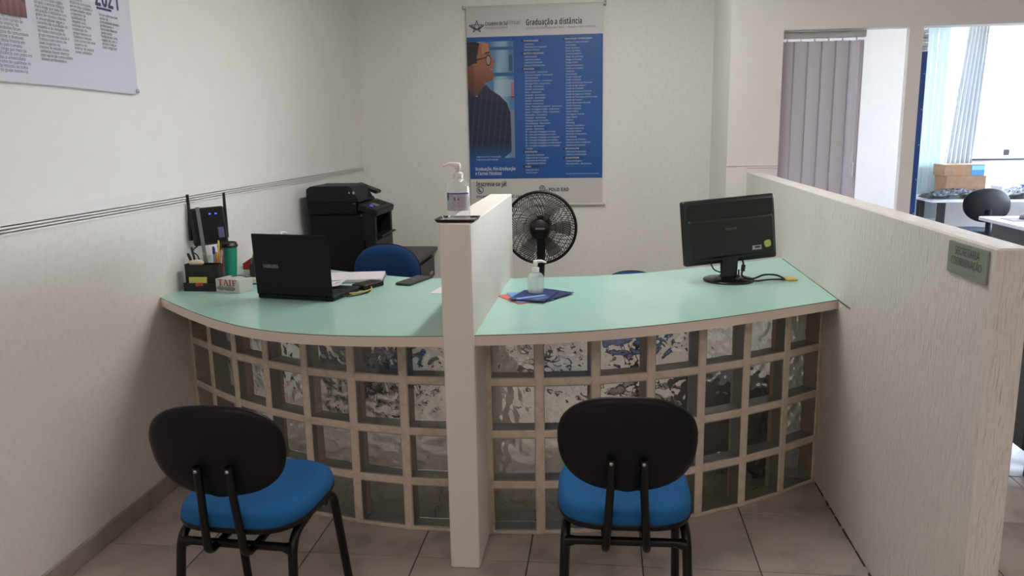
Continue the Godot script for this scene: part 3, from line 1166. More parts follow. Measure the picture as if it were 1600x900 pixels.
func visitor_chair(label: String, at: Vector3, turn: float, recline: float, twist: float) -> Node3D:
	var t = thing("visitor_chair", label, "chair", at, turn, "blue visitor chairs before the counter")
	var black = M("chair_black_plastic", Color(0.075, 0.078, 0.092), 0.45, 0.0, 0.32)
	var steel = M("chair_black_tube", Color(0.035, 0.036, 0.042), 0.38, 0.0, 0.4)
	var blue = cloth("chair_blue_cloth", Color(0.015, 0.345, 0.57))
	# backrest: plastic shell outside, cushion inside; leaning back a little
	var st = S()
	var pivot := Transform3D(Basis(), Vector3(0, 0.37, 0.19)) * turned(Vector3(recline, twist, 0)) * Transform3D(Basis(), Vector3(0, -0.37, -0.19))
	var lean := pivot * turned(Vector3(7, 0, 0), Vector3(0, 0.672, 0.190))
	pad(st, lean, egg(0.374, 0.280, 2.5, 0.08), [[0.02, 0.0], [0.985, -0.002], [1.0, 0.004], [0.985, 0.012], [0.90, 0.020], [0.60, 0.025], [0.02, 0.026]], -0.45, 3)
	fin(st, "back_shell", black, t)
	st = S()
	pad(st, lean, egg(0.358, 0.264, 2.5, 0.08), [[0.02, -0.032], [0.70, -0.030], [0.93, -0.020], [1.0, -0.006], [0.98, 0.002], [0.02, 0.003]], -0.45, 3)
	fin(st, "back_cushion", blue, t)
	# seat
	st = S()
	var flat := turned(Vector3(-90, 0, 0), Vector3(0, 0.425, 0.0))
	pad(st, flat, egg(0.386, 0.405, 3.3, 0.05), [[0.02, 0.004], [0.95, 0.004], [1.0, 0.014], [1.0, 0.030], [0.975, 0.046], [0.90, 0.056], [0.6, 0.059], [0.02, 0.057]], -0.10, 3)
	fin(st, "seat_cushion", blue, t)
	st = S()
	pad(st, flat, egg(0.386, 0.405, 3.3, 0.05), [[0.02, -0.012], [0.88, -0.012], [0.985, -0.002], [1.006, 0.008], [1.006, 0.016], [0.97, 0.017]], -0.10, 3)
	fin(st, "seat_pan", black, t)
	# legs: each side an arch, front leg and rear leg
	for s in [-1, 1]:
		st = S()
		tube(st, bent([Vector3(s * 0.178, 0.0, 0.205), Vector3(s * 0.168, 0.398, 0.150), Vector3(s * 0.158, 0.402, 0.0)], 0.06, 6), 0.0135, 10)
		fin(st, "leg", steel, t)
		st = S()
		tube(st, bent([Vector3(s * 0.158, 0.402, 0.01), Vector3(s * 0.168, 0.398, -0.145), Vector3(s * 0.182, 0.0, -0.215)], 0.05, 6), 0.0135, 10)
		fin(st, "leg", steel, t)
	for z in [0.152, -0.10]:
		st = S()
		tube(st, [Vector3(-0.166, 0.362 if z > 0 else 0.39, z), Vector3(-0.14, 0.366 if z > 0 else 0.39, z), Vector3(0.14, 0.366 if z > 0 else 0.39, z), Vector3(0.166, 0.362 if z > 0 else 0.39, z)], [0.019, 0.0125, 0.0125, 0.019], 10)
		fin(st, "crossbar", steel, t)
	for s in [-1, 1]:
		st = S()
		tube(st, bent([pivot * Vector3(s * 0.043, 0.642, 0.226), pivot * Vector3(s * 0.044, 0.56, 0.222), Vector3(s * 0.056, 0.362, 0.206), Vector3(s * 0.056, 0.372, -0.09)], 0.035, 6), 0.0115, 10)
		fin(st, "back_support", steel, t)
		st = S()
		lathe(st, pivot * turned(Vector3(90, 0, 0), Vector3(s * 0.043, 0.632, 0.2365)), [Vector2(0.0055, 0), Vector2(0.005, 0.002), Vector2(0.0025, 0.0032)], 10)
		fin(st, "screw", M("screw_zinc", Color(0.72, 0.72, 0.72), 0.35, 1.0), t)
	# hump of the shell where the supports are fixed
	st = S()
	pad(st, pivot * turned(Vector3(3, 0, 0), Vector3(0, 0.600, 0.199)), egg(0.112, 0.13, 2.2), [[1.0, -0.01], [0.97, 0.003], [0.90, 0.0065], [0.02, 0.007]], 0.0, 3)
	fin(st, "support_plate", black, t)
	return t

func build_front_chairs() -> void:
	visitor_chair("black backed visitor chair with blue seat before the right counter", Vector3(0.062, 0, -2.222), 1.0, 0.0, 0.0)
	visitor_chair("black backed visitor chair with blue seat before the left counter, by the wall", Vector3(-1.018, 0, -2.120), -3.0, 4.0, 5.0)

func office_chair(label: String, at: Vector3, turn: float, tall: float, wide: float, cloth_m: Material, group: String) -> Node3D:
	# swivel chair; the sitter looks along -z
	var t = thing("office_chair", label, "chair", at, turn, group)
	var black = M("chair_black_plastic", Color(0.075, 0.078, 0.092), 0.45, 0.0, 0.32)
	var h := 0.32
	var lean := turned(Vector3(-6, 0, 0), Vector3(0, tall - h / 2, 0.20))
	var st = S()
	pad(st, lean, egg(wide, h, 2.2, 0.06), [[0.02, -0.046], [0.70, -0.044], [0.93, -0.034], [1.0, -0.014], [1.0, 0.004], [0.02, 0.006]], -0.4, 3)
	fin(st, "back_cushion", cloth_m, t)
	st = S()
	pad(st, lean, egg(wide * 1.02, h * 1.02, 2.2, 0.06), [[0.02, 0.002], [1.0, -0.004], [1.0, 0.006], [0.92, 0.016], [0.6, 0.022], [0.02, 0.022]], -0.4, 3)
	fin(st, "back_shell", black, t)
	st = S()
	var flat := turned(Vector3(-90, 0, 0), Vector3(0, 0.40, 0.0))
	pad(st, flat, egg(wide * 1.08, 0.42, 3.2, 0.05), [[0.02, 0.004], [0.95, 0.004], [1.0, 0.014], [1.0, 0.034], [0.95, 0.052], [0.6, 0.058], [0.02, 0.056]], -0.1, 3)
	fin(st, "seat_cushion", cloth_m, t)
	st = S()
	pad(st, flat, egg(wide * 1.08, 0.42, 3.2, 0.05), [[0.02, -0.014], [0.85, -0.014], [1.0, 0.004], [1.005, 0.014], [0.97, 0.017]], -0.1, 3)
	fin(st, "seat_pan", black, t)
	st = S()
	tube(st, bent([Vector3(0, tall - 0.20, 0.232), Vector3(0, 0.38, 0.245), Vector3(0, 0.375, 0.02)], 0.05, 6), 0.024, 8)
	fin(st, "back_support", black, t)
	st = S()
	lathe(st, Transform3D(), [Vector2(0.026, 0.10), Vector2(0.026, 0.26), Vector2(0.016, 0.265), Vector2(0.016, 0.40)], 14)
	fin(st, "gas_column", black, t)
	for i in 5:
		var a := TAU * (i + 0.3) / 5
		var d := Vector3(cos(a), 0, sin(a))
		st = S()
		tube(st, [Vector3(0, 0.105, 0), d * 0.14 + Vector3(0, 0.098, 0), d * 0.27 + Vector3(0, 0.070, 0)], [0.026, 0.020, 0.014], 8)
		var leg = fin(st, "base_arm", black, t)
		st = S()
		lathe(st, Transform3D(Basis(Vector3.UP, -a) * Basis(Vector3.RIGHT, PI / 2), d * 0.27 + Vector3(0, 0.026, 0) + d.cross(Vector3.UP) * 0.012), [Vector2(0.020, -0.024), Vector2(0.026, -0.018), Vector2(0.026, 0.018), Vector2(0.020, 0.024)], 14)
		tube(st, [d * 0.27 + Vector3(0, 0.03, 0), d * 0.27 + Vector3(0, 0.072, 0)], 0.008, 6)
		fin(st, "caster", black, leg)
	return t

# ------------------------------------------------------------------ behind the counter
func build_office_behind() -> void:
	var navy = cloth("office_blue_cloth", Color(0.012, 0.215, 0.40))
	# chairs face the counter, so the blue cushion shows
	office_chair("blue upholstered office chair behind the left counter, near the printer", Vector3(-1.24, 0, -4.25), 180.0, 0.868, 0.385, navy, "blue office chairs behind the counter")
	office_chair("blue office chair behind the right counter, only its top edge showing", Vector3(0.165, 0, -4.10), 186.0, 0.742, 0.37, navy, "blue office chairs behind the counter")
	# drawer cabinet in the corner
	var grey = M("cabinet_graphite", Color(0.20, 0.195, 0.19), 0.5)
	var t = thing("drawer_cabinet", "dark grey drawer cabinet in the corner under the printer", "cabinet", Vector3(-1.565, 0, -5.33))
	var st = S()
	box(st, Vector3(-0.26, 0.03, -0.70), Vector3(0.24, 0.592, 0.70), 0.004)
	fin(st, "body", grey, t)
	st = S()
	box(st, Vector3(-0.27, 0.594, -0.71), Vector3(0.285, 0.622, 0.72), 0.004)
	fin(st, "top", M("cabinet_top_graphite", Color(0.25, 0.245, 0.24), 0.45), t)
	for k in 3:
		for c in 2:
			st = S()
			var y: float = 0.45 - k * 0.195
			var z: float = -0.345 if c == 0 else 0.345
			box(st, Vector3(0.24, y - (0.05 if k == 0 else 0.09), z - 0.33), Vector3(0.262, y + 0.10, z + 0.33), 0.004)
			var d = fin(st, "drawer", grey, t)
			st = S()
			pad(st, turned(Vector3(0, 90, 0), Vector3(0.262, y - 0.01, z - 0.20)), egg(0.11, 0.028, 2.2), [[1.0, 0], [1.0, 0.003], [0.9, 0.006], [0.02, 0.0065]])
			fin(st, "handle", M("handle_pale", Color(0.62, 0.60, 0.55), 0.5), d)
	# multifunction printer: its panel and paper slot face right
	var body = M("printer_black", Color(0.045, 0.050, 0.064), 0.45, 0.0, 0.36)
	var lidm = M("printer_charcoal", Color(0.095, 0.10, 0.115), 0.5, 0.0, 0.38)
	t = thing("printer", "large black multifunction printer standing on the corner cabinet", "printer", Vector3(-1.593, 0.622, -4.885))
	t.scale = Vector3(0.84, 1, 1)
	st = S()
	box(st, Vector3(-0.225, 0.0, -0.20), Vector3(0.175, 0.395, 0.205), 0.012)
	fin(st, "body", body, t)
	st = S()   # front column with paper slot and tray
	box(st, Vector3(0.175, 0.0, -0.195), Vector3(0.262, 0.235, 0.20), 0.008)
	fin(st, "front_cover", lidm, t)
	st = S()
	box(st, Vector3(0.165, 0.225, 0.165), Vector3(0.262, 0.40, 0.20), 0.006)
	fin(st, "slot_cheek", lidm, t)
	st = S()
	box(st, Vector3(0.165, 0.225, -0.195), Vector3(0.262, 0.40, -0.155), 0.006)
	fin(st, "slot_cheek", lidm, t)
	st = S()
	rbox(st, turned(Vector3(0, 0, 8), Vector3(0.235, 0.245, 0.0)), Vector3(0.13, 0.012, 0.32), 0.004)
	fin(st, "output_tray", lidm, t)
	st = S()
	box(st, Vector3(0.262, 0.02, -0.16), Vector3(0.268, 0.19, 0.165), 0.003)
	fin(st, "paper_drawer", lidm, t)
	st = S()
	box(st, Vector3(0.266, 0.135, -0.01), Vector3(0.269, 0.147, 0.03))
	fin(st, "badge", M("badge_grey", Color(0.6, 0.6, 0.6), 0.4), t)
	# control panel sloping towards the front
	st = S()
	var pt := turned(Vector3(0, 0, -16), Vector3(0.205, 0.415, 0.0))
	rbox(st, pt, Vector3(0.15, 0.045, 0.40), 0.008)
	var pan = fin(st, "control_panel", lidm, t)
	st = S()
	rbox(st, pt * Transform3D(Basis(), Vector3(0.005, 0.024, 0.05)), Vector3(0.05, 0.004, 0.075), 0.001)
	fin(st, "display", M("panel_display", Color(0.42, 0.42, 0.36), 0.3), pan)
	st = S()
	rbox(st, pt * Transform3D(Basis(), Vector3(0.005, 0.024, 0.13)), Vector3(0.022, 0.005, 0.03), 0.002)
	fin(st, "button", glow("panel_blue_light", Color(0.30, 0.28, 0.95), 0.7), pan)
	st = S()
	for i in 4:
		for k in 3:
			rbox(st, pt * Transform3D(Basis(), Vector3(-0.03 + 0.028 * k, 0.024, -0.03 - 0.035 * i)), Vector3(0.014, 0.004, 0.018), 0.001)
	fin(st, "keypad", body, pan)
	# scanner with document feeder
	st = S()
	box(st, Vector3(-0.235, 0.385, -0.215), Vector3(0.13, 0.47, 0.215), 0.012)
	fin(st, "scanner", body, t)
	st = S()
	var oz := PackedVector2Array([Vector2(0.155, 0.468), Vector2(0.10, 0.555), Vector2(0.07, 0.562), Vector2(-0.20, 0.562), Vector2(-0.232, 0.545), Vector2(-0.238, 0.468)])
	loft(st, Transform3D(), [flat_ring(oz, -0.10), flat_ring(oz, 0.21)], true, -1)
	fin(st, "document_feeder", lidm, t)
	st = S()
	rbox(st, turned(Vector3(0, 0, -18), Vector3(0.10, 0.525, -0.155)), Vector3(0.17, 0.02, 0.11), 0.005)
	fin(st, "feeder_tray", lidm, t)
	for q in [[0.085, 0.006], [0.118, 0.009]]:
		st = S()
		lathe(st, turned(Vector3(90, 0, 0), Vector3(q[0], 0.522, 0.21)), [Vector2(q[1], 0), Vector2(q[1], 0.002), Vector2(0.001, 0.003)], 12)
		fin(st, "lamp_dot", M("printer_pale_dot", Color(0.62, 0.63, 0.62), 0.4), t)
	build_fan()
	t = thing("computer_tower", "black computer tower behind the right glass blocks", "computer", Vector3(0.56, 0, -3.52), -32.0)
	st = S()
	box(st, Vector3(-0.20, 0.012, -0.10), Vector3(0.20, 0.40, 0.10), 0.006)
	fin(st, "case", M("tower_black", Color(0.06, 0.06, 0.065), 0.45), t)
	st = S()
	box(st, Vector3(-0.212, 0.016, -0.096), Vector3(-0.20, 0.396, 0.096), 0.004)
	fin(st, "front_panel", M("tower_front", Color(0.10, 0.10, 0.105), 0.35), t)
	for sx in [-1, 1]:
		st = S()
		box(st, Vector3(sx * 0.16 - 0.02, 0.0, -0.09), Vector3(sx * 0.16 + 0.02, 0.014, 0.09), 0.003)
		fin(st, "foot", mats["tower_black"], t)

func build_fan() -> void:
	var t = thing("standing_fan", "black standing fan with round wire grille below the poster", "fan", Vector3(-0.392, 0, -4.93))
	var black = M("fan_black", Color(0.045, 0.04, 0.042), 0.42)
	var hub := Vector3(0, 0.898, 0)
	var R := 0.222
	var st = S()
	lathe(st, Transform3D(), [Vector2(0.20, 0.0), Vector2(0.20, 0.012), Vector2(0.15, 0.028), Vector2(0.035, 0.045), Vector2(0.030, 0.07)], 32)
	fin(st, "base", black, t)
	st = S()
	tube(st, [Vector3(0.0, 0.04, -0.03), Vector3(0.0, 0.56, -0.03)], 0.014, 10)
	tube(st, [Vector3(0.0, 0.42, -0.03), Vector3(0.0, 0.64, -0.03)], 0.021, 10)
	fin(st, "pole", black, t)
	st = S()
	tube(st, [Vector3(0.0, 0.60, -0.03), Vector3(0.0, 0.74, -0.055), Vector3(0, 0.87, -0.09)], [0.022, 0.028, 0.034], 10)
	fin(st, "neck", black, t)
	st = S()
	lathe(st, turned(Vector3(90, 0, 0), hub), [Vector2(0.03, -0.20), Vector2(0.055, -0.185), Vector2(0.065, -0.13), Vector2(0.06, -0.05)], 24)
	fin(st, "motor_housing", black, t)
	# rim of the two cages
	st = S()
	var ring := []
	for i in 65:
		ring.append(hub + Vector3(cos(TAU * i / 64.0) * R, sin(TAU * i / 64.0) * R, 0.0))
	tube(st, ring, 0.0095, 8, false)
	fin(st, "rim", black, t)
	for face in [1, -1]:
		st = S()
		for i in (78 if face > 0 else 40):
			var a := TAU * i / (78.0 if face > 0 else 40.0)
			var pts := []
			for k in 6:
				var u := k / 5.0
				var r := lerpf(0.055, R, u)
				var b: float = a + 0.55 * (1.0 - u) * face
				pts.append(hub + Vector3(cos(b) * r, sin(b) * r, face * 0.055 * (1.0 - pow(u, 3.0))))
			tube(st, pts, 0.0021, 4, false)
		for r in [0.10, 0.145, 0.185, 0.205]:
			var rr := []
			var u: float = (r - 0.055) / (R - 0.055)
			for i in 49:
				rr.append(hub + Vector3(cos(TAU * i / 48.0) * r, sin(TAU * i / 48.0) * r, face * 0.055 * (1.0 - pow(u, 3.0)) - 0.001 * face))
			tube(st, rr, 0.0013, 4, false)
		var g = fin(st, "grille", black, t)
		g.set_meta("kind", "stuff")
	st = S()
	lathe(st, turned(Vector3(90, 0, 0), hub + Vector3(0, 0, 0.048)), [Vector2(0.060, -0.004), Vector2(0.062, 0.004), Vector2(0.054, 0.013), Vector2(0.002, 0.017)], 28)
	fin(st, "centre_cap", black, t)
	st = S()
	rbox(st, Transform3D(Basis(), hub + Vector3(0.004, 0.002, 0.0645)), Vector3(0.058, 0.012, 0.003), 0.001)
	fin(st, "name_plate", M("fan_plate_grey", Color(0.42, 0.40, 0.40), 0.4), t)
	for i in 6:
		st = S()
		var a0 := TAU * i / 6.0
		var grid := []
		for k in 7:
			var u := k / 6.0
			var r := lerpf(0.035, 0.195, u)
			var w: float = 0.10 + 0.20 * sin(u * PI * 0.75)
			var row := []
			for m in 5:
				var v := m / 4.0 - 0.5
				var a := a0 + v * w * 2.0
				row.append(hub + Vector3(cos(a) * r, sin(a) * r, v * 0.045))
			grid.append(row)
		st.set_smooth_group(0)
		for k in 6:
			for m in 4:
				quad(st, grid[k][m], grid[k + 1][m], grid[k + 1][m + 1], grid[k][m + 1])
				var d := Vector3(0, 0, -0.0016)
				quad(st, grid[k][m] + d, grid[k][m + 1] + d, grid[k + 1][m + 1] + d, grid[k + 1][m] + d)
		fin(st, "blade", M("fan_blade_grey", Color(0.74, 0.73, 0.72), 0.4), t)

# ------------------------------------------------------------------ things on the left counter
func pen(called: String, label: String, c: Color, foot: Vector3, head: Vector3, r: float, tip: Color) -> void:
	var t = thing(called, label, "pen" if called == "pen" else called, foot, 0, "writing tools in the black organizer")
	var st = S()
	var d := head - foot
	tube(st, [Vector3.ZERO, d * 0.82], r, 8)
	fin(st, "barrel", M("barrel_" + c.to_html(false), c, 0.35), t)
	st = S()
	tube(st, [d * 0.80, d * 0.97, d], [r * 1.12, r * 1.12, r * 0.7], 8)
	fin(st, "cap", M("cap_" + tip.to_html(false), tip, 0.35), t)

func build_counter_left() -> void:
	# desk organizer: stepped black mesh body with pockets
	var black = M("organizer_black", Color(0.045, 0.043, 0.045), 0.5)
	var o0 := Vector3(-1.738, HC, -3.282)
	var t = thing("desk_organizer", "black stepped pen organizer by the left wall", "organizer", o0)
	var wall := 0.004
	var st = S()
	var ring = func(w: float, d: float, y0: float, y1: float, cx: float, cz: float):
		var a := rrect(w, d, 0.02, 5)
		var b := rrect(w - wall * 2, d - wall * 2, 0.018, 5)
		var T := turned(Vector3(-90, 0, 0), Vector3(cx, 0, cz))
		loft(st, T, [flat_ring(a, y0), flat_ring(a, y1), flat_ring(b, y1), flat_ring(b, y0 + 0.004)], true, -1)
	ring.call(0.160, 0.058, 0.0, 0.114, 0.0, 0.016)
	ring.call(0.160, 0.020, 0.0, 0.036, 0.0, 0.050)
	fin(st, "front_pockets", black, t)
	st = S()
	ring.call(0.088, 0.070, 0.0, 0.160, 0.034, -0.048)
	ring.call(0.074, 0.070, 0.0, 0.146, -0.042, -0.048)
	fin(st, "pen_cups", black, t)
	st = S()
	rbox(st, turned(Vector3(-4, 0, 0), Vector3(-0.012, 0.036, 0.0505)), Vector3(0.080, 0.050, 0.008), 0.001)
	var n = fin(st, "sticky_notes", M("note_yellow", Color(0.80, 0.78, 0.42), 0.8))
	n.position = o0
	tag(n, "pad of yellow sticky notes in the front pocket of the organizer", "notepad")
	st = S()
	rbox(st, turned(Vector3(-14, 0, 3), Vector3(-0.002, 0.030, 0.0615)), Vector3(0.034, 0.014, 0.002), 0.0005)
	n = fin(st, "paper_slip", M("slip_red", Color(0.72, 0.22, 0.24), 0.7))
	n.position = o0
	tag(n, "small red and white slip on the organizer front", "paper slip")
	st = S()
	pad(st, turned(Vector3(-75, 0, 0), Vector3(-0.028, 0.108, 0.018)), egg(0.070, 0.036, 2.0), [[0.3, 0], [0.9, 0.006], [1.0, 0.012], [0.85, 0.020], [0.02, 0.024]])
	n = fin(st, "eraser", M("eraser_cream", Color(0.84, 0.77, 0.70), 0.8))
	n.position = o0
	tag(n, "worn cream eraser lying in the organizer tray", "eraser")
	pen("pen", "dark pen leaning far left in the organizer", Color(0.06, 0.06, 0.07), o0 + Vector3(-0.045, 0.01, -0.03), o0 + Vector3(-0.074, 0.180, -0.035), 0.0048, Color(0.05, 0.05, 0.05))
	pen("pen", "black pen leaning left beside the dark pen", Color(0.05, 0.05, 0.06), o0 + Vector3(-0.050, 0.01, -0.05), o0 + Vector3(-0.086, 0.155, -0.02), 0.0055, Color(0.04, 0.04, 0.04))
	pen("pen", "blue ballpoint pen upright in the organizer", Color(0.55, 0.62, 0.75), o0 + Vector3(0.025, 0.01, -0.04), o0 + Vector3(0.022, 0.182, -0.045), 0.0045, Color(0.10, 0.12, 0.45))
	pen("pen", "second blue capped pen beside the yellow pencil", Color(0.12, 0.13, 0.42), o0 + Vector3(0.020, 0.01, -0.055), o0 + Vector3(0.014, 0.175, -0.065), 0.005, Color(0.12, 0.12, 0.40))
	pen("pencil", "yellow pencil standing tallest among the pens", Color(0.85, 0.70, 0.22), o0 + Vector3(0.032, 0.01, -0.060), o0 + Vector3(0.036, 0.205, -0.070), 0.004, Color(0.88, 0.78, 0.30))
	pen("pencil", "orange pencil in the organizer with red marker", Color(0.90, 0.45, 0.12), o0 + Vector3(0.040, 0.01, -0.028), o0 + Vector3(0.043, 0.160, -0.030), 0.005, Color(0.93, 0.55, 0.20))
	pen("pen", "dark red marker in the organizer's right cup", Color(0.55, 0.09, 0.10), o0 + Vector3(0.052, 0.01, -0.045), o0 + Vector3(0.058, 0.172, -0.050), 0.0075, Color(0.50, 0.07, 0.09))
	pen("pen", "white and grey pen at the organizer's right rim", Color(0.74, 0.74, 0.76), o0 + Vector3(0.050, 0.01, -0.022), o0 + Vector3(0.068, 0.168, -0.026), 0.005, Color(0.62, 0.60, 0.62))
	pen("pen", "fluorescent yellow highlighter in the organizer", Color(0.80, 0.86, 0.15), o0 + Vector3(-0.018, 0.01, -0.040), o0 + Vector3(-0.016, 0.158, -0.035), 0.0085, Color(0.80, 0.86, 0.18))
	st = S()
	rbox(st, turned(Vector3(-3, 8, 5), Vector3(-0.016, 0.190, -0.030)), Vector3(0.016, 0.335, 0.003), 0.001)
	n = fin(st, "ruler", M("ruler_grey", Color(0.50, 0.50, 0.52), 0.45))
	n.position = o0
	tag(n, "tall grey ruler standing in the organizer before the router", "ruler")
	# router on a bracket off the left wall
	var r0 := Vector3(-1.768, 1.098, -3.405)
	t = thing("wifi_router", "black two antenna router fixed to the left wall above the organizer", "router", r0, 40.0)
	st = S()
	rbox(st, turned(Vector3(-6, 0, 2)), Vector3(0.150, 0.168, 0.026), 0.010, 2)
	fin(st, "body", M("router_black", Color(0.035, 0.035, 0.042), 0.35), t)
	for s in [-1, 1]:
		st = S()
		tube(st, [Vector3(s * 0.078, -0.06, -0.012), Vector3(s * 0.078 + 0.002, 0.04, -0.014), Vector3(s * 0.078 + 0.004, 0.145, -0.020)], [0.009, 0.008, 0.006], 8)
		fin(st, "antenna", M("router_black", Color(), 0), t)
	for k in 2:
		st = S()
		rbox(st, turned(Vector3(-6, 0, 2), Vector3(0.004 + 0.026 * k, 0.056, 0.0195)), Vector3(0.009, 0.006, 0.002), 0.0008)
		fin(st, "status_light", glow("router_blue_light", Color(0.28, 0.36, 1.0), 1.6), t)
	st = S()
	rbox(st, turned(Vector3(-6, 0, 2), Vector3(0.048, -0.030, 0.0168)), Vector3(0.026, 0.048, 0.0015), 0.0005)
	fin(st, "sticker", M("sticker_violet", Color(0.40, 0.34, 0.52), 0.4), t)
	st = S()
	tube(st, [Vector3(0.0, 0.0, -0.010), Vector3(-0.061, 0.0, -0.052)], 0.010, 8)
	fin(st, "wall_bracket", M("router_black", Color(), 0), t)
	st = S()
	tube(st, curve([Vector3(-0.055, -0.084, 0.0), Vector3(-0.085, -0.105, 0.025), Vector3(-0.06, -0.13, 0.0), Vector3(-0.035, -0.20, -0.05), Vector3(-0.030, -0.259, -0.075)], 5), 0.003, 6)
	fin(st, "cable", M("cable_black", Color(0.04, 0.04, 0.04), 0.5), t)
	st = S()
	tube(st, curve([Vector3(0.04, -0.09, 0.0), Vector3(0.046, -0.15, -0.01), Vector3(0.05, -0.22, -0.035), Vector3(0.054, -0.260, -0.045)], 5), 0.0075, 6)
	fin(st, "cable", mats["cable_black"], t)
	# take-away cup
	t = thing("takeaway_cup", "teal take-away cup with black lid beside the organizer", "cup", Vector3(-1.750, HC, -3.532))
	st = S()
	lathe(st, Transform3D(), [Vector2(0.029, 0.0), Vector2(0.030, 0.004), Vector2(0.041, 0.150), Vector2(0.042, 0.154)], 32)
	fin(st, "cup", M("cup_teal", Color(0.12, 0.56, 0.48), 0.35), t)
	st = S()
	lathe(st, Transform3D(), [Vector2(0.044, 0.150), Vector2(0.0465, 0.153), Vector2(0.0465, 0.158), Vector2(0.043, 0.161), Vector2(0.041, 0.170), Vector2(0.038, 0.172), Vector2(0.034, 0.167), Vector2(0.002, 0.166)], 32)
	fin(st, "lid", M("lid_black", Color(0.04, 0.035, 0.035), 0.4), t)
	# small carton
	t = thing("carton", "small silver grey carton with red lettering in front of the cup", "box", Vector3(-1.588, HC, -3.236), -16.0)
	st = S()
	rbox(st, Transform3D(Basis(), Vector3(0, 0.029, 0)), Vector3(0.128, 0.058, 0.085), 0.0015)
	fin(st, "box", M("carton_silver", Color(0.77, 0.78, 0.76), 0.4), t)
	st = S()
	text(st, "TAIF", 0.036, Transform3D(Basis(), Vector3(-0.050, 0.043, 0.0432)), true, 0.098, true)
	fin_text(st, "lettering", M("carton_red", Color(0.65, 0.12, 0.12), 0.5), t)
	for q in [[-0.038, 0.010], [0.018, 0.0165], [0.0, 0.014]]:
		st = S()
		pad(st, Transform3D(Basis(), Vector3(q[0], 0.019, 0.0426)), egg(0.045, 0.020, 2.0, 0.0, 20), [[1.0, 0], [0.98, 0.0004], [0.02, 0.0005]])
		fin(st, "printed_patch", M("carton_grey", Color(0.50, 0.53, 0.52), 0.4), t)
	st = S()
	tube(st, curve([Vector3(-0.02, 0.0605, -0.01), Vector3(0.01, 0.064, -0.03), Vector3(0.05, 0.061, -0.02), Vector3(0.062, 0.0605, -0.035)], 5), 0.0018, 6)
	n = fin(st, "cable", mats["cable_black"])
	n.transform = t.transform
	tag(n, "thin dark cable lying over the silver carton", "cable")
	# red holder, frosted cup, telephone
	st = S()
	var tri_o := PackedVector2Array([Vector2(0.042, 0.0), Vector2(0.042, 0.035), Vector2(0.025, 0.072), Vector2(-0.042, 0.030), Vector2(-0.042, 0.0)])
	loft(st, Transform3D(), [flat_ring(tri_o, -0.03), flat_ring(tri_o, 0.03)], true, -1)
	n = one(st, "tape_dispenser", M("dispenser_red", Color(0.62, 0.05, 0.09), 0.35), "red desk tape dispenser behind the teal cup", "dispenser")
	n.position = Vector3(-1.755, HC, -3.80)
	st = S()
	lathe(st, Transform3D(), [Vector2(0.036, 0.0), Vector2(0.042, 0.12), Vector2(0.040, 0.12), Vector2(0.034, 0.004)], 28, 2, false)
	n = one(st, "plastic_cup", glass_frost(), "frosted plastic cup by the wall behind the laptop", "cup")
	n.position = Vector3(-1.715, HC, -3.87)
	t = thing("desk_telephone", "dark desk telephone half hidden behind the laptop lid", "telephone", Vector3(-1.615, HC, -3.66), 20.0)
	st = S()
	loft(st, turned(Vector3(0, 90, 0)), [flat_ring(PackedVector2Array([Vector2(0.09, 0), Vector2(0.09, 0.025), Vector2(-0.09, 0.065), Vector2(-0.09, 0)]), -0.08), flat_ring(PackedVector2Array([Vector2(0.09, 0), Vector2(0.09, 0.025), Vector2(-0.09, 0.065), Vector2(-0.09, 0)]), 0.08)], true, -1)
	fin(st, "body", M("telephone_grey", Color(0.13, 0.125, 0.13), 0.4), t)
	st = S()
	tube(st, curve([Vector3(-0.055, 0.052, 0.07), Vector3(-0.055, 0.075, 0.04), Vector3(-0.055, 0.085, -0.02), Vector3(-0.055, 0.082, -0.075)], 5), 0.018, 10)
	fin(st, "handset", M("telephone_dark", Color(0.07, 0.068, 0.07), 0.4), t)
	st = S()
	for i in 3:
		for k in 4:
			rbox(st, turned(Vector3(12.5, 0, 0), Vector3(0.0 + i * 0.022, 0.051 - k * 0.0045, -0.02 + k * 0.022)), Vector3(0.013, 0.006, 0.012), 0.001)
	fin(st, "keys", M("telephone_key", Color(0.55, 0.55, 0.54), 0.5), t)
	# slips and lead beside the telephone
	for q in [["note_slip", "yellow note slip lying behind the silver carton", Vector3(-1.66, HC, -3.44), Vector2(0.10, 0.055), 12.0, Color(0.78, 0.74, 0.45)], ["note_slip", "pale note slip lying between cup and telephone", Vector3(-1.60, HC, -3.52), Vector2(0.14, 0.06), -6.0, Color(0.82, 0.80, 0.62)]]:
		st = S()
		rbox(st, turned(Vector3(-90, 0, 0), Vector3(0, 0.0012, 0)), Vector3(q[3].x, q[3].y, 0.0022), 0.0006)
		n = one(st, q[0], M("slip_" + q[5].to_html(false), q[5], 0.8), q[1], "paper")
		n.position = q[2]
		n.rotation.y = deg_to_rad(q[4])
	st = S()
	tube(st, curve([Vector3(-1.64, HC + 0.004, -3.40), Vector3(-1.585, HC + 0.003, -3.38), Vector3(-1.52, HC + 0.003, -3.40), Vector3(-1.46, HC + 0.003, -3.38)], 6), 0.003, 6)
	one(st, "cable", mats["cable_black"], "black cable running from behind the carton to the laptop", "cable")
	# small pump bottle behind the laptop
	pump_bottle("small clear pump bottle behind the laptop", Vector3(-1.625, HC, -3.86), 0.028, 0.125, 0.055, Color(0.93, 0.94, 0.94), 40.0, false)
	# laptop, its lid turned to the room
	t = thing("laptop", "open black laptop with its lid towards the room", "laptop", Vector3(-1.247, HC, -3.058), -10.6)
	var lap = M("laptop_black", Color(0.026, 0.036, 0.056), 0.36, 0.0, 0.38)
	st = S()
	rbox(st, Transform3D(Basis(), Vector3(0, 0.011, -0.118)), Vector3(0.350, 0.020, 0.236), 0.005)
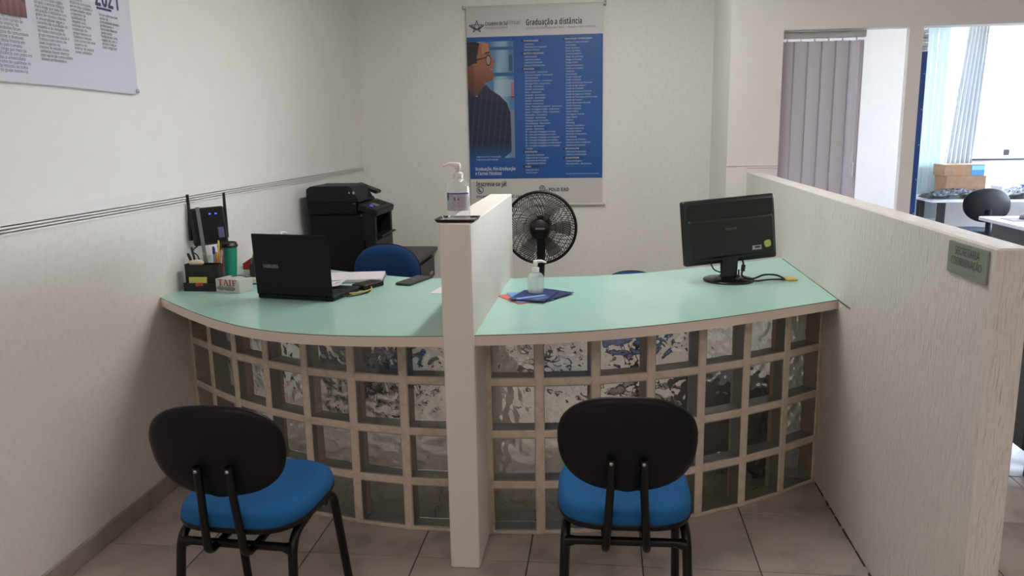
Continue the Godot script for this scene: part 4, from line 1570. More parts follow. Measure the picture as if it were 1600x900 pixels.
	fin(st, "base", lap, t)
	st = S()
	rbox(st, Transform3D(Basis(), Vector3(0, 0.0215, -0.085)), Vector3(0.305, 0.002, 0.115), 0.0008)
	var kb = fin(st, "keyboard", M("keyboard_dark", Color(0.05, 0.05, 0.055), 0.5), t)
	st = S()
	for i in 14:
		for k in 5:
			rbox(st, Transform3D(Basis(), Vector3(-0.1425 + i * 0.0219, 0.0235, -0.125 + k * 0.0205)), Vector3(0.018, 0.003, 0.0165), 0.0008)
	var keys = fin(st, "keys", M("keyboard_dark", Color(), 0), kb)
	keys.set_meta("kind", "stuff")
	st = S()
	var lt := turned(Vector3(3, 0, 0), Vector3(0, 0.014, 0.0))
	rbox(st, lt * Transform3D(Basis(), Vector3(0, 0.131, 0)), Vector3(0.350, 0.252, 0.010), 0.0048, 3)
	var lid = fin(st, "lid", lap, t)
	st = S()
	rbox(st, lt * Transform3D(Basis(), Vector3(0, 0.133, -0.0052)), Vector3(0.325, 0.20, 0.0012), 0.0004)
	fin(st, "screen", M("laptop_screen", Color(0.02, 0.02, 0.025), 0.12), lid)
	st = S()
	text(st, "SAMSUNG", 0.021, lt * Transform3D(Basis(), Vector3(-0.130, 0.125, 0.0054)), true, 0.070)
	fin_text(st, "lid_lettering", M("lid_letter_silver", Color(0.55, 0.56, 0.57), 0.35), lid)
	for s in [-1, 1]:
		st = S()
		tube(st, [Vector3(s * 0.11 - 0.03, 0.015, 0.0), Vector3(s * 0.11 + 0.03, 0.015, 0.0)], 0.007, 8)
		fin(st, "hinge", lap, t)
	# open notebook and loose leaf
	t = thing("notebook", "open white notebook lying behind the laptop", "notebook", Vector3(-1.165, HC, -3.52), 10.0)
	st = S()
	rbox(st, turned(Vector3(-90, 0, 0), Vector3(0, 0.009, 0)), Vector3(0.31, 0.20, 0.016), 0.002)
	fin(st, "pages", M("page_white", Color(0.84, 0.82, 0.83), 0.8), t)
	st = S()
	rbox(st, turned(Vector3(-90, 0, 0), Vector3(0.002, 0.001, 0)), Vector3(0.318, 0.208, 0.0018), 0.0006)
	fin(st, "cover", M("notebook_cover", Color(0.36, 0.34, 0.42), 0.6), t)
	var leaf := Image.create(128, 96, false, Image.FORMAT_RGB8)
	leaf.fill(Color(0.86, 0.84, 0.86))
	for j in 96:
		for i in 128:
			if Vector2(i, j).distance_to(Vector2(42, 34)) < 15:
				leaf.set_pixel(i, j, Color(0.22, 0.20, 0.48))
			if i > 84 and i < 104 and j > 24 and j < 62 and (j / 5) % 2 == 0:
				leaf.set_pixel(i, j, Color(0.40, 0.44, 0.46))
			if i > 30 and i < 80 and j > 72 and j < 80:
				leaf.set_pixel(i, j, Color(0.80, 0.50, 0.30))
	t = thing("leaflet", "curled white leaflet with a violet disc lying on the laptop keyboard", "leaflet", Vector3(-1.185, HC + 0.027, -3.255), -8.0)
	var curl = func(u, v): return Vector3(0, 0, 0.018 * pow(u, 3.0) * (0.5 + v))
	sheet("page", picture(leaf, "leaflet_print", 0.6), t, turned(Vector3(-90, 0, 0), Vector3(-0.06, 0.0, 0.06)), 0.15, 0.12, 8, curl)
	# black box with yellow lead
	st = S()
	rbox(st, Transform3D(Basis(), Vector3(0, 0.012, 0)), Vector3(0.075, 0.022, 0.13), 0.004)
	n = one(st, "network_box", M("box_matt_black", Color(0.04, 0.04, 0.042), 0.5), "small flat black box at the right end of the laptop", "box")
	n.position = Vector3(-1.022, HC, -3.33)
	n.rotation.y = deg_to_rad(-24)
	st = S()
	tube(st, curve([Vector3(-1.065, HC + 0.013, -3.13), Vector3(-1.045, HC + 0.007, -3.17), Vector3(-1.010, HC + 0.004, -3.21), Vector3(-0.988, HC + 0.006, -3.26), Vector3(-1.000, HC + 0.010, -3.30)], 6), 0.0032, 6)
	one(st, "cable", M("cable_yellow", Color(0.80, 0.66, 0.28), 0.5), "short yellow lead curling beside the laptop", "cable")
	st = S()
	tube(st, curve([Vector3(-1.060, HC + 0.010, -3.09), Vector3(-1.030, HC + 0.004, -3.13), Vector3(-0.990, HC + 0.004, -3.19), Vector3(-0.985, HC + 0.005, -3.24)], 6), 0.003, 6)
	one(st, "cable", mats["cable_black"], "black lead curling at the laptop's right corner", "cable")
	# mobile phone
	t = thing("mobile_phone", "grey mobile phone lying face down on the left counter", "phone", Vector3(-0.850, HC, -3.47), -17.0)
	st = S()
	slab(st, turned(Vector3(-90, 0, 0)), rrect(0.078, 0.205, 0.010, 4), 0.010, 0.0025)
	fin(st, "body", M("phone_grey", Color(0.20, 0.20, 0.205), 0.4), t)
	st = S()
	lathe(st, Transform3D(), [Vector2(0.004, 0.010), Vector2(0.0035, 0.0106)], 12)
	fin(st, "emblem", M("phone_emblem", Color(0.8, 0.8, 0.8), 0.3), t)
	# sheet next to the divider
	st = S()
	rbox(st, turned(Vector3(-90, 0, 0), Vector3(0, 0.001, 0)), Vector3(0.148, 0.21, 0.0014), 0.0004)
	n = one(st, "paper_sheet", M("sheet_white", Color(0.86, 0.85, 0.86), 0.8), "white sheet of paper beside the divider on the left counter", "paper")
	n.position = Vector3(-0.632, HC, -3.30)
	n.rotation.y = deg_to_rad(-9)
	st = S()
	tube(st, [Vector3(-0.668, HC + 0.004, -3.245), Vector3(-0.640, HC + 0.004, -3.25)], 0.002, 6)
	one(st, "paper_clip", M("clip_dark", Color(0.12, 0.12, 0.13), 0.4, 0.6), "small dark clip lying on the white sheet", "clip")

func glass_frost() -> StandardMaterial3D:
	var m = M("frosted_plastic", Color(0.86, 0.82, 0.82, 0.55), 0.45)
	m.transparency = BaseMaterial3D.TRANSPARENCY_ALPHA
	return m

func pump_bottle(label: String, at: Vector3, r: float, body: float, pump: float, tint: Color, turn: float, printed: bool) -> Node3D:
	var t = thing("pump_bottle", label, "bottle", at, turn, "hand gel pump bottles")
	var clear = glass_pane("bottle_clear_%d" % int(r * 10000), tint, 0.34 if r < 0.036 else 0.20)
	var st = S()
	var s := r * 0.75
	lathe(st, Transform3D(), [Vector2(r * 0.86, 0.0), Vector2(r * 0.97, 0.003), Vector2(r, 0.010), Vector2(r, body - s), Vector2(r * 0.95, body - s * 0.72), Vector2(r * 0.80, body - s * 0.40), Vector2(r * 0.55, body - s * 0.14), Vector2(r * 0.36, body - 0.002), Vector2(r * 0.36, body)], 32)
	fin(st, "bottle", clear, t)
	var white = M("pump_white", Color(0.90, 0.90, 0.89), 0.4)
	st = S()
	lathe(st, Transform3D(), [Vector2(r * 0.44, body - 0.001), Vector2(r * 0.46, body + pump * 0.32), Vector2(r * 0.36, body + pump * 0.38), Vector2(r * 0.16, body + pump * 0.42), Vector2(r * 0.16, body + pump * 0.75)], 20)
	fin(st, "collar", white, t)
	st = S()
	lathe(st, Transform3D(), [Vector2(r * 0.26, body + pump * 0.55), Vector2(r * 0.30, body + pump * 0.72), Vector2(r * 0.26, body + pump * 0.98), Vector2(r * 0.10, body + pump)], 16)
	tube(st, [Vector3(0, body + pump * 0.88, 0), Vector3(r * 0.7, body + pump * 0.92, 0), Vector3(r * 1.3, body + pump * 0.80, 0)], [r * 0.2, r * 0.17, r * 0.10], 8)
	fin(st, "nozzle", white, t)
	st = S()
	tube(st, [Vector3(0, body, 0), Vector3(r * 0.08, body * 0.4, 0), Vector3(r * 0.3, 0.012, 0)], 0.0024, 6)
	fin(st, "dip_tube", M("dip_tube_white", Color(0.85, 0.87, 0.88), 0.5), t)
	return t

# ------------------------------------------------------------------ things on the right counter
func build_counter_right() -> void:
	# brochures fanned under the gel bottle
	var stack := [[Vector3(-0.318, HC, -3.125), 34.0, Color(0.80, 0.40, 0.36), "salmon pink brochure at the bottom left of the pile"], [Vector3(-0.295, HC + 0.003, -3.138), 20.0, Color(0.42, 0.60, 0.85), "light blue brochure in the middle of the pile"], [Vector3(-0.232, HC + 0.006, -3.165), -32.0, Color(0.10, 0.15, 0.34), "navy brochure poking out to the right of the pile"], [Vector3(-0.277, HC + 0.009, -3.128), -14.0, Color(0.11, 0.19, 0.42), "dark blue brochure with a pale stripe on top of the pile"]]
	for q in stack:
		var t = thing("brochure", q[3], "brochure", q[0], q[1], "brochures under the gel bottle")
		var st = S()
		rbox(st, turned(Vector3(-90, 0, 0), Vector3(0, 0.0014, 0)), Vector3(0.148, 0.19, 0.0026), 0.0006)
		fin(st, "cover", M("brochure_" + q[2].to_html(false), q[2], 0.4), t)
		if q[1] == -14.0:
			st = S()
			rbox(st, turned(Vector3(-90, -40, 0), Vector3(0.0, 0.003, 0.035)), Vector3(0.022, 0.13, 0.0006), 0.0002)
			fin(st, "printed_stripe", M("stripe_pale_blue", Color(0.55, 0.66, 0.88), 0.4), t)
			st = S()
			rbox(st, turned(Vector3(-90, -40, 0), Vector3(0.044, 0.003, 0.050)), Vector3(0.030, 0.07, 0.0006), 0.0002)
			fin(st, "printed_block", M("stripe_slate", Color(0.32, 0.40, 0.58), 0.4), t)
	pump_bottle("clear gel pump bottle standing on the blue brochures", Vector3(-0.274, HC + 0.0125, -3.185), 0.034, 0.085, 0.048, Color(0.90, 0.94, 0.93), -4.0, false)
	# monitor, back to the room
	var t = thing("computer_monitor", "black flat monitor seen from behind on the right counter", "monitor", Vector3(0.545, HC, -3.525), 17.0)
	var dark = M("monitor_black", Color(0.075, 0.08, 0.085), 0.42)
	var st = S()
	lathe(st, Transform3D(), [Vector2(0.108, 0.0), Vector2(0.110, 0.004), Vector2(0.106, 0.009), Vector2(0.05, 0.018), Vector2(0.03, 0.022)], 40)
	fin(st, "stand_base", M("monitor_gloss", Color(0.045, 0.045, 0.05), 0.25), t)
	st = S()
	var neck := [rrect(0.085, 0.04, 0.01), rrect(0.070, 0.034, 0.01), rrect(0.080, 0.03, 0.01)]
	loft(st, turned(Vector3(-90, 0, 0)), [flat_ring(neck[0], 0.012), flat_ring(neck[1], 0.03), flat_ring(neck[2], 0.13)], true, 2)
	fin(st, "stand_neck", M("monitor_gloss", Color(), 0), t)
	var mt := turned(Vector3(-4, 0, 3.5), Vector3(0.0, 0.222, -0.01))
	st = S()
	loft(st, mt, [flat_ring(rrect(0.425, 0.280, 0.010), -0.018), flat_ring(rrect(0.425, 0.280, 0.010), 0.004), flat_ring(rrect(0.418, 0.272, 0.012), 0.010), flat_ring(rrect(0.395, 0.245, 0.02), 0.016)], true, 2)
	var casing = fin(st, "casing", dark, t)
	st = S()
	loft(st, mt * Transform3D(Basis(), Vector3(0, -0.030, 0)), [flat_ring(rrect(0.400, 0.176, 0.012), 0.010), flat_ring(rrect(0.392, 0.166, 0.012), 0.022), flat_ring(rrect(0.380, 0.150, 0.012), 0.026)], true, 2)
	fin(st, "back_bulge", dark, casing)
	st = S()
	rbox(st, mt * Transform3D(Basis(), Vector3(0, 0.0, -0.0185)), Vector3(0.405, 0.255, 0.002), 0.0006)
	fin(st, "screen", M("laptop_screen", Color(0.02, 0.02, 0.025), 0.12), casing)
	st = S()
	text(st, "MEGTOR", 0.012, mt * Transform3D(Basis(), Vector3(-0.028, 0.006, 0.0266)), true, 0.052)
	fin_text(st, "logo", M("logo_grey", Color(0.42, 0.43, 0.43), 0.4), casing)
	st = S()
	rbox(st, mt * Transform3D(Basis(), Vector3(0.112, -0.086, 0.0264)), Vector3(0.042, 0.018, 0.001), 0.0003)
	fin(st, "label_sticker", M("sticker_white", Color(0.70, 0.71, 0.74), 0.5), casing)
	st = S()
	rbox(st, mt * Transform3D(Basis(), Vector3(0.115, -0.0845, 0.0270)), Vector3(0.026, 0.008, 0.0006), 0.0002)
	fin(st, "sticker_print", M("sticker_ink", Color(0.16, 0.16, 0.20), 0.5), casing)
	st = S()
	slab(st, mt * turned(Vector3(0, 0, 12), Vector3(0.163, -0.074, 0.0258)), egg(0.032, 0.032, 3.0, 0.15, 12), 0.0012, 0.0004)
	fin(st, "energy_sticker", M("sticker_lime", Color(0.72, 0.76, 0.40), 0.5), casing)
	# cables from the monitor to a yellow tag
	var c1 := [Vector3(0.600, 0.935, -3.535), Vector3(0.606, 0.900, -3.515), Vector3(0.598, 0.862, -3.50), Vector3(0.640, HC + 0.012, -3.50), Vector3(0.700, HC + 0.022, -3.545), Vector3(0.755, HC + 0.018, -3.56), Vector3(0.786, HC + 0.006, -3.535)]
	st = S()
	tube(st, curve(c1, 6), 0.0042, 8)
	tube(st, [Vector3(0.606, 0.905, -3.517), Vector3(0.602, 0.880, -3.508)], 0.009, 8)
	one(st, "cable", mats["cable_black"], "thick black monitor cable with a ferrite lump", "cable")
	var c2 := [Vector3(0.590, 0.880, -3.54), Vector3(0.594, HC + 0.012, -3.515), Vector3(0.650, HC + 0.006, -3.485), Vector3(0.720, HC + 0.008, -3.51), Vector3(0.788, HC + 0.005, -3.528)]
	st = S()
	tube(st, curve(c2, 6), 0.0036, 8)
	one(st, "cable", mats["cable_black"], "second black monitor cable lying lower on the counter", "cable")
	st = S()
	tube(st, curve([Vector3(0.470, 0.905, -3.55), Vector3(0.490, 0.875, -3.56), Vector3(0.530, 0.860, -3.565), Vector3(0.56, 0.855, -3.56)], 6), 0.003, 6)
	one(st, "cable", mats["cable_black"], "short cable hanging left of the monitor stand", "cable")
	st = S()
	rbox(st, turned(Vector3(-90, 14, 0), Vector3(0.808, HC + 0.005, -3.545)), Vector3(0.050, 0.062, 0.009), 0.002)
	one(st, "cable_tag", M("tag_yellow", Color(0.86, 0.74, 0.42), 0.6), "yellow tag at the end of the monitor cables", "tag")

func build_divider_top() -> void:
	# little dark tray with the gel bottle on the head of the divider
	var T0 := Vector3(-0.476, 1.209, -2.572)
	var t = thing("serving_tray", "small dark rimmed tray on top of the white divider", "tray", T0, 0.0)
	var st = S()
	rbox(st, turned(Vector3(-90, 0, 0), Vector3(0.0, 0.003, -0.005)), Vector3(0.118, 0.10, 0.005), 0.001)
	fin(st, "base", M("tray_silver", Color(0.70, 0.68, 0.67), 0.3, 0.6), t)
	st = S()
	var a := rrect(0.122, 0.106, 0.006, 3)
	var b := rrect(0.136, 0.120, 0.008, 3)
	var c := rrect(0.131, 0.115, 0.007, 3)
	loft(st, turned(Vector3(-90, 0, 0), Vector3(0, 0, -0.005)), [flat_ring(a, 0.0005), flat_ring(b, 0.011), flat_ring(c, 0.0112), flat_ring(rrect(0.117, 0.101, 0.005, 3), 0.004)], false, -1)
	fin(st, "rim", M("tray_brown", Color(0.16, 0.12, 0.115), 0.35), t)
	var p = pump_bottle("large clear gel pump bottle with printed label on the divider tray", T0 + Vector3(0.004, 0.006, -0.008), 0.0375, 0.133, 0.050, Color(0.93, 0.94, 0.95), 188.0, true)
	# label wrapped on the front
	var im := Image.create(128, 96, false, Image.FORMAT_RGB8)
	im.fill(Color(0.72, 0.72, 0.77))
	im.fill_rect(Rect2i(0, 0, 128, 7), Color(0.22, 0.18, 0.42))
	im.fill_rect(Rect2i(0, 8, 22, 20), Color(0.25, 0.20, 0.42))
	im.fill_rect(Rect2i(0, 26, 22, 14), Color(0.16, 0.52, 0.66))
	for k in 9:
		im.fill_rect(Rect2i(28 + (k * 13) % 20, 14 + k * 8, 18, 3), Color(0.55, 0.55, 0.62))
		im.fill_rect(Rect2i(66, 18 + k * 7, 30 + (k * 11) % 24, 2), Color(0.56, 0.56, 0.64))
	im.fill_rect(Rect2i(52, 24, 5, 16), Color(0.20, 0.20, 0.30))
	im.fill_rect(Rect2i(70, 28, 5, 12), Color(0.25, 0.25, 0.34))
	st = S()
	st.set_smooth_group(0)
	var N := 14
	var pt = func(i, v):
		var ang := lerpf(-1.30, 1.05, float(i) / N)
		return Vector3(-sin(ang) * 0.0379, v, -cos(ang) * 0.0379)
	for i in N:
		var u0 := float(i) / N
		var u1 := float(i + 1) / N
		for q in [[i, 0.030, u0, 1.0], [i + 1, 0.088, u1, 0.0], [i + 1, 0.030, u1, 1.0], [i, 0.030, u0, 1.0], [i, 0.088, u0, 0.0], [i + 1, 0.088, u1, 0.0]]:
			st.set_uv(Vector2(q[2], q[3]))
			st.add_vertex(pt.call(q[0], q[1]))
	fin(st, "label", picture(im, "gel_label", 0.45), p)

# ------------------------------------------------------------------ the next room
func build_far_room() -> void:
	# vertical blind in the first opening
	var t = thing("vertical_blind", "lilac grey vertical blind hanging in the left opening", "blind", Vector3(0, 0, ZW - 0.085))
	var fab = M("blind_lilac", Color(0.82, 0.81, 0.85), 0.85)
	fab.backlight_enabled = true
	fab.backlight = Color(0.42, 0.41, 0.44)
	var st = S()
	box(st, Vector3(1.095, 2.022, -0.02), Vector3(1.595, 2.062, 0.03), 0.004)
	fin(st, "rail", M("rail_grey", Color(0.78, 0.77, 0.77), 0.5), t)
	for i in 6:
		st = S()
		var cx := 1.13 + i * 0.083
		var B := Basis(Vector3.UP, deg_to_rad(-5.0 if i < 5 else -30.0))
		var rings := []
		for y in [0.35, 2.005]:
			var ring := PackedVector3Array()
			for k in 7:
				var u := k / 6.0 - 0.5
				ring.append(Vector3(cx, y, 0) + B * Vector3(u * 0.092, 0, 0.006 * (1.0 - 4.0 * u * u)))
			for k in 7:
				var u := 0.5 - k / 6.0
				ring.append(Vector3(cx, y, 0) + B * Vector3(u * 0.092, 0, 0.006 * (1.0 - 4.0 * u * u) - 0.0012))
			ring.reverse()
			rings.append(ring)
		loft(st, Transform3D(), rings, true, 0)
		box(st, Vector3(cx - 0.004, 2.0, -0.003), Vector3(cx + 0.004, 2.024, 0.003))
		fin(st, "slat", fab, t)
	st = S()
	tube(st, [Vector3(1.555, 2.0, 0.03), Vector3(1.548, 1.25, 0.04)], 0.003, 6)
	tube(st, [Vector3(1.548, 1.26, 0.04), Vector3(1.548, 1.17, 0.04)], 0.014, 8)
	fin(st, "pull_cord", M("cord_white", Color(0.84, 0.83, 0.86), 0.5), t)
	# blue upright behind the post
	t = thing("blue_upright", "narrow blue upright panel standing just behind the white post", "panel", Vector3(1.988, 0, ZW - 0.20))
	st = S()
	box(st, Vector3(-0.075, 0.0, -0.02), Vector3(0.019, 1.935, 0.02), 0.004)
	fin(st, "panel", M("upright_blue", Color(0.16, 0.30, 0.55), 0.5), t)
	for k in 6:
		st = S()
		lathe(st, turned(Vector3(90, 0, 0), Vector3(0.006, 1.80 - k * 0.22, 0.02)), [Vector2(0.004, 0), Vector2(0.003, 0.002)], 8)
		fin(st, "stud", M("stud_pale", Color(0.75, 0.78, 0.82), 0.4), t)
	for k in 5:
		st = S()
		rbox(st, turned(Vector3(0, 0, 4 - (k % 2) * 8), Vector3(-0.008, 1.951 + k * 0.026, 0.0)), Vector3(0.050, 0.022, 0.04), 0.003)
		var n = one(st, "paper_roll_box", M("pale_box", Color(0.80, 0.81, 0.83), 0.6), ["lowest of the five little white boxes atop the blue upright", "second little white box above the blue upright", "middle one of the five little white boxes above the blue upright", "fourth little white box above the blue upright", "topmost little white box above the blue upright"][k], "box", "little white boxes on the blue upright")
		n.position = Vector3(1.988, 0, ZW - 0.20)
	# pale blue vertical strips on the far wall
	t = thing("strip_blind", "pale blue vertical strip blind on the far wall left of the window", "blind", Vector3(0, 0, ZF + 0.05))
	var cy = M("strip_pale_blue", Color(0.66, 0.74, 0.76), 0.7)
	for i in 7:
		st = S()
		box(st, Vector3(3.25 + i * 0.060, 0.45, 0.0 + 0.004 * (i % 2)), Vector3(3.25 + i * 0.060 + 0.058, 2.55, 0.003 + 0.004 * (i % 2)), 0.001)
		fin(st, "strip", cy, t)
	st = S()
	box(st, Vector3(3.24, 2.55, -0.045), Vector3(3.70, 2.60, 0.02), 0.004)
	fin(st, "rail", mats["rail_grey"], t)
	# gathered curtain
	st = S()
	var fabc = M("curtain_grey", Color(0.80, 0.82, 0.83), 0.9)
	fabc.backlight_enabled = true
	fabc.backlight = Color(0.42, 0.44, 0.46)
	st.set_smooth_group(0)
	var nu := 48
	var nv := 14
	var cp = func(i, j, off):
		var u := float(i) / nu
		var v := float(j) / nv
		var xa := lerpf(3.79, 3.84, 1.0 - pow(1.0 - v, 1.2)) - 0.09 * (1.0 - v)
		var xb := lerpf(3.99, 4.05, v)
		return Vector3(lerpf(xa, xb, u), lerpf(1.02, 2.56, v), ZF + 0.07 + off + 0.022 * sin(u * TAU * 6.0 + 0.8 * sin(v * 3.0)) * (0.6 + 0.4 * u))
	for i in nu:
		for j in nv:
			quad(st, cp.call(i, j, 0), cp.call(i + 1, j, 0), cp.call(i + 1, j + 1, 0), cp.call(i, j + 1, 0))
			quad(st, cp.call(i, j, -0.0015), cp.call(i, j + 1, -0.0015), cp.call(i + 1, j + 1, -0.0015), cp.call(i + 1, j, -0.0015))
	t = thing("curtain", "gathered pale grey curtain at the left side of the far window", "curtain")
	fin(st, "cloth", fabc, t)
	st = S()
	tube(st, [Vector3(3.70, 2.57, ZF + 0.07), Vector3(4.25, 2.57, ZF + 0.07)], 0.012, 8)
	tube(st, [Vector3(4.2, 2.57, ZF + 0.07), Vector3(4.2, 2.57, ZF)], 0.008, 8)
	fin(st, "curtain_rod", M("rail_grey", Color(), 0), t)
	# window board
	st = S()
	box(st, Vector3(3.95, 1.10, ZF - 0.05), Vector3(5.98, 1.135, ZF + 0.06), 0.004)
	fixed(st, "trim_3", M("sill_white", Color(0.88, 0.88, 0.87), 0.5))
	st = S()
	box(st, Vector3(3.97, 1.082, ZF), Vector3(5.96, 1.10, ZF + 0.05), 0.003)
	fixed(st, "trim_4", M("sill_dark", Color(0.20, 0.20, 0.22), 0.5))
	t = thing("desk_gadget", "small black gadget with a stub aerial on the far window sill", "gadget", Vector3(4.36, 1.135, ZF + 0.01))
	st = S()
	rbox(st, Transform3D(Basis(), Vector3(0, 0.032, 0)), Vector3(0.062, 0.064, 0.05), 0.006)
	fin(st, "body", M("gadget_black", Color(0.06, 0.06, 0.07), 0.5), t)
	st = S()
	tube(st, [Vector3(0.0, 0.06, 0), Vector3(0.0, 0.095, 0)], 0.004, 6)
	fin(st, "aerial", mats["gadget_black"], t)
	st = S()
	tube(st, curve([Vector3(0.03, 0.01, 0.0), Vector3(0.045, 0.004, 0.005), Vector3(0.055, 0.022, 0.0)], 4), 0.003, 6)
	fin(st, "plug_lead", mats["gadget_black"], t)
	# palm leaves outside the window
	t = thing("palm_frond", "sunlit yellow green palm leaves outside the far window", "plant", Vector3(4.9, 0.0, -11.2))
	st = S()
	tube(st, [Vector3(0, -0.0, 0), Vector3(0.02, 1.25, 0)], [0.04, 0.02], 8)
	fin(st, "stem", M("palm_stem", Color(0.42, 0.38, 0.20), 0.8), t)
	for i in 9:
		var a := TAU * i / 9.0 + 0.3
		var d := Vector3(cos(a), 0, sin(a))
		st = S()
		var pts := []
		for k in 7:
			var u := k / 6.0
			pts.append(Vector3(0.02, 1.25, 0) + d * 0.42 * u + Vector3(0, 0.32 * u - 0.42 * u * u, 0))
		st.set_smooth_group(0)
		var side := d.cross(Vector3.UP)
		for k in 6:
			var w0: float = 0.05 * sin(PI * (0.08 + 0.92 * k / 6.0))
			var w1: float = 0.05 * sin(PI * (0.08 + 0.92 * (k + 1) / 6.0))
			quad(st, pts[k] - side * w0, pts[k + 1] - side * w1, pts[k + 1] + Vector3(0, 0.006, 0), pts[k] + Vector3(0, 0.006, 0))
			quad(st, pts[k] + Vector3(0, 0.006, 0), pts[k + 1] + Vector3(0, 0.006, 0), pts[k + 1] + side * w1, pts[k] + side * w0)
		fin(st, "leaf", M("palm_leaf", Color(0.50, 0.52, 0.20), 0.6), t)
	# ground outside
	st = S()
	box(st, Vector3(-6, -0.3, -30), Vector3(30, -0.02, ZF - 0.2))
	fixed(st, "ground_outside", M("ground_pale", Color(0.70, 0.68, 0.62), 0.9))

func desk(label: String, lo: Vector3, hi: Vector3, top_m: Material, frame_m: Material, panelled: bool) -> Node3D:
	var t = thing("office_desk", label, "desk", Vector3((lo.x + hi.x) / 2, 0, (lo.z + hi.z) / 2), 0, "white topped desks in the next room")
	var w := hi.x - lo.x
	var d := hi.z - lo.z
	var st = S()
	box(st, Vector3(-w / 2, hi.y - 0.03, -d / 2), Vector3(w / 2, hi.y, d / 2), 0.004)
	fin(st, "desk_top", top_m, t)
	for s in [-1, 1]:
		if not panelled:
			for e in [-1, 1]:
				st = S()
				box(st, Vector3(s * (w / 2 - 0.12) - 0.035, 0.0, e * (d / 2 - 0.07) - 0.03), Vector3(s * (w / 2 - 0.12) + 0.035, hi.y - 0.03, e * (d / 2 - 0.07) + 0.03), 0.006)
				fin(st, "leg", frame_m, t)
			continue
		st = S()
		box(st, Vector3(s * (w / 2 - 0.10) - 0.035, 0.03, -d / 2 + 0.10), Vector3(s * (w / 2 - 0.10) + 0.035, hi.y - 0.03, d / 2 - 0.10), 0.006)
		box(st, Vector3(s * (w / 2 - 0.10) - 0.03, 0.0, -d / 2 + 0.04), Vector3(s * (w / 2 - 0.10) + 0.03, 0.035, d / 2 - 0.04), 0.006)
		fin(st, "leg", frame_m, t)
	if panelled:
		st = S()
		box(st, Vector3(-w / 2 + 0.12, 0.30, -0.01), Vector3(w / 2 - 0.12, hi.y - 0.04, 0.01), 0.002)
		fin(st, "modesty_panel", frame_m, t)
	return t

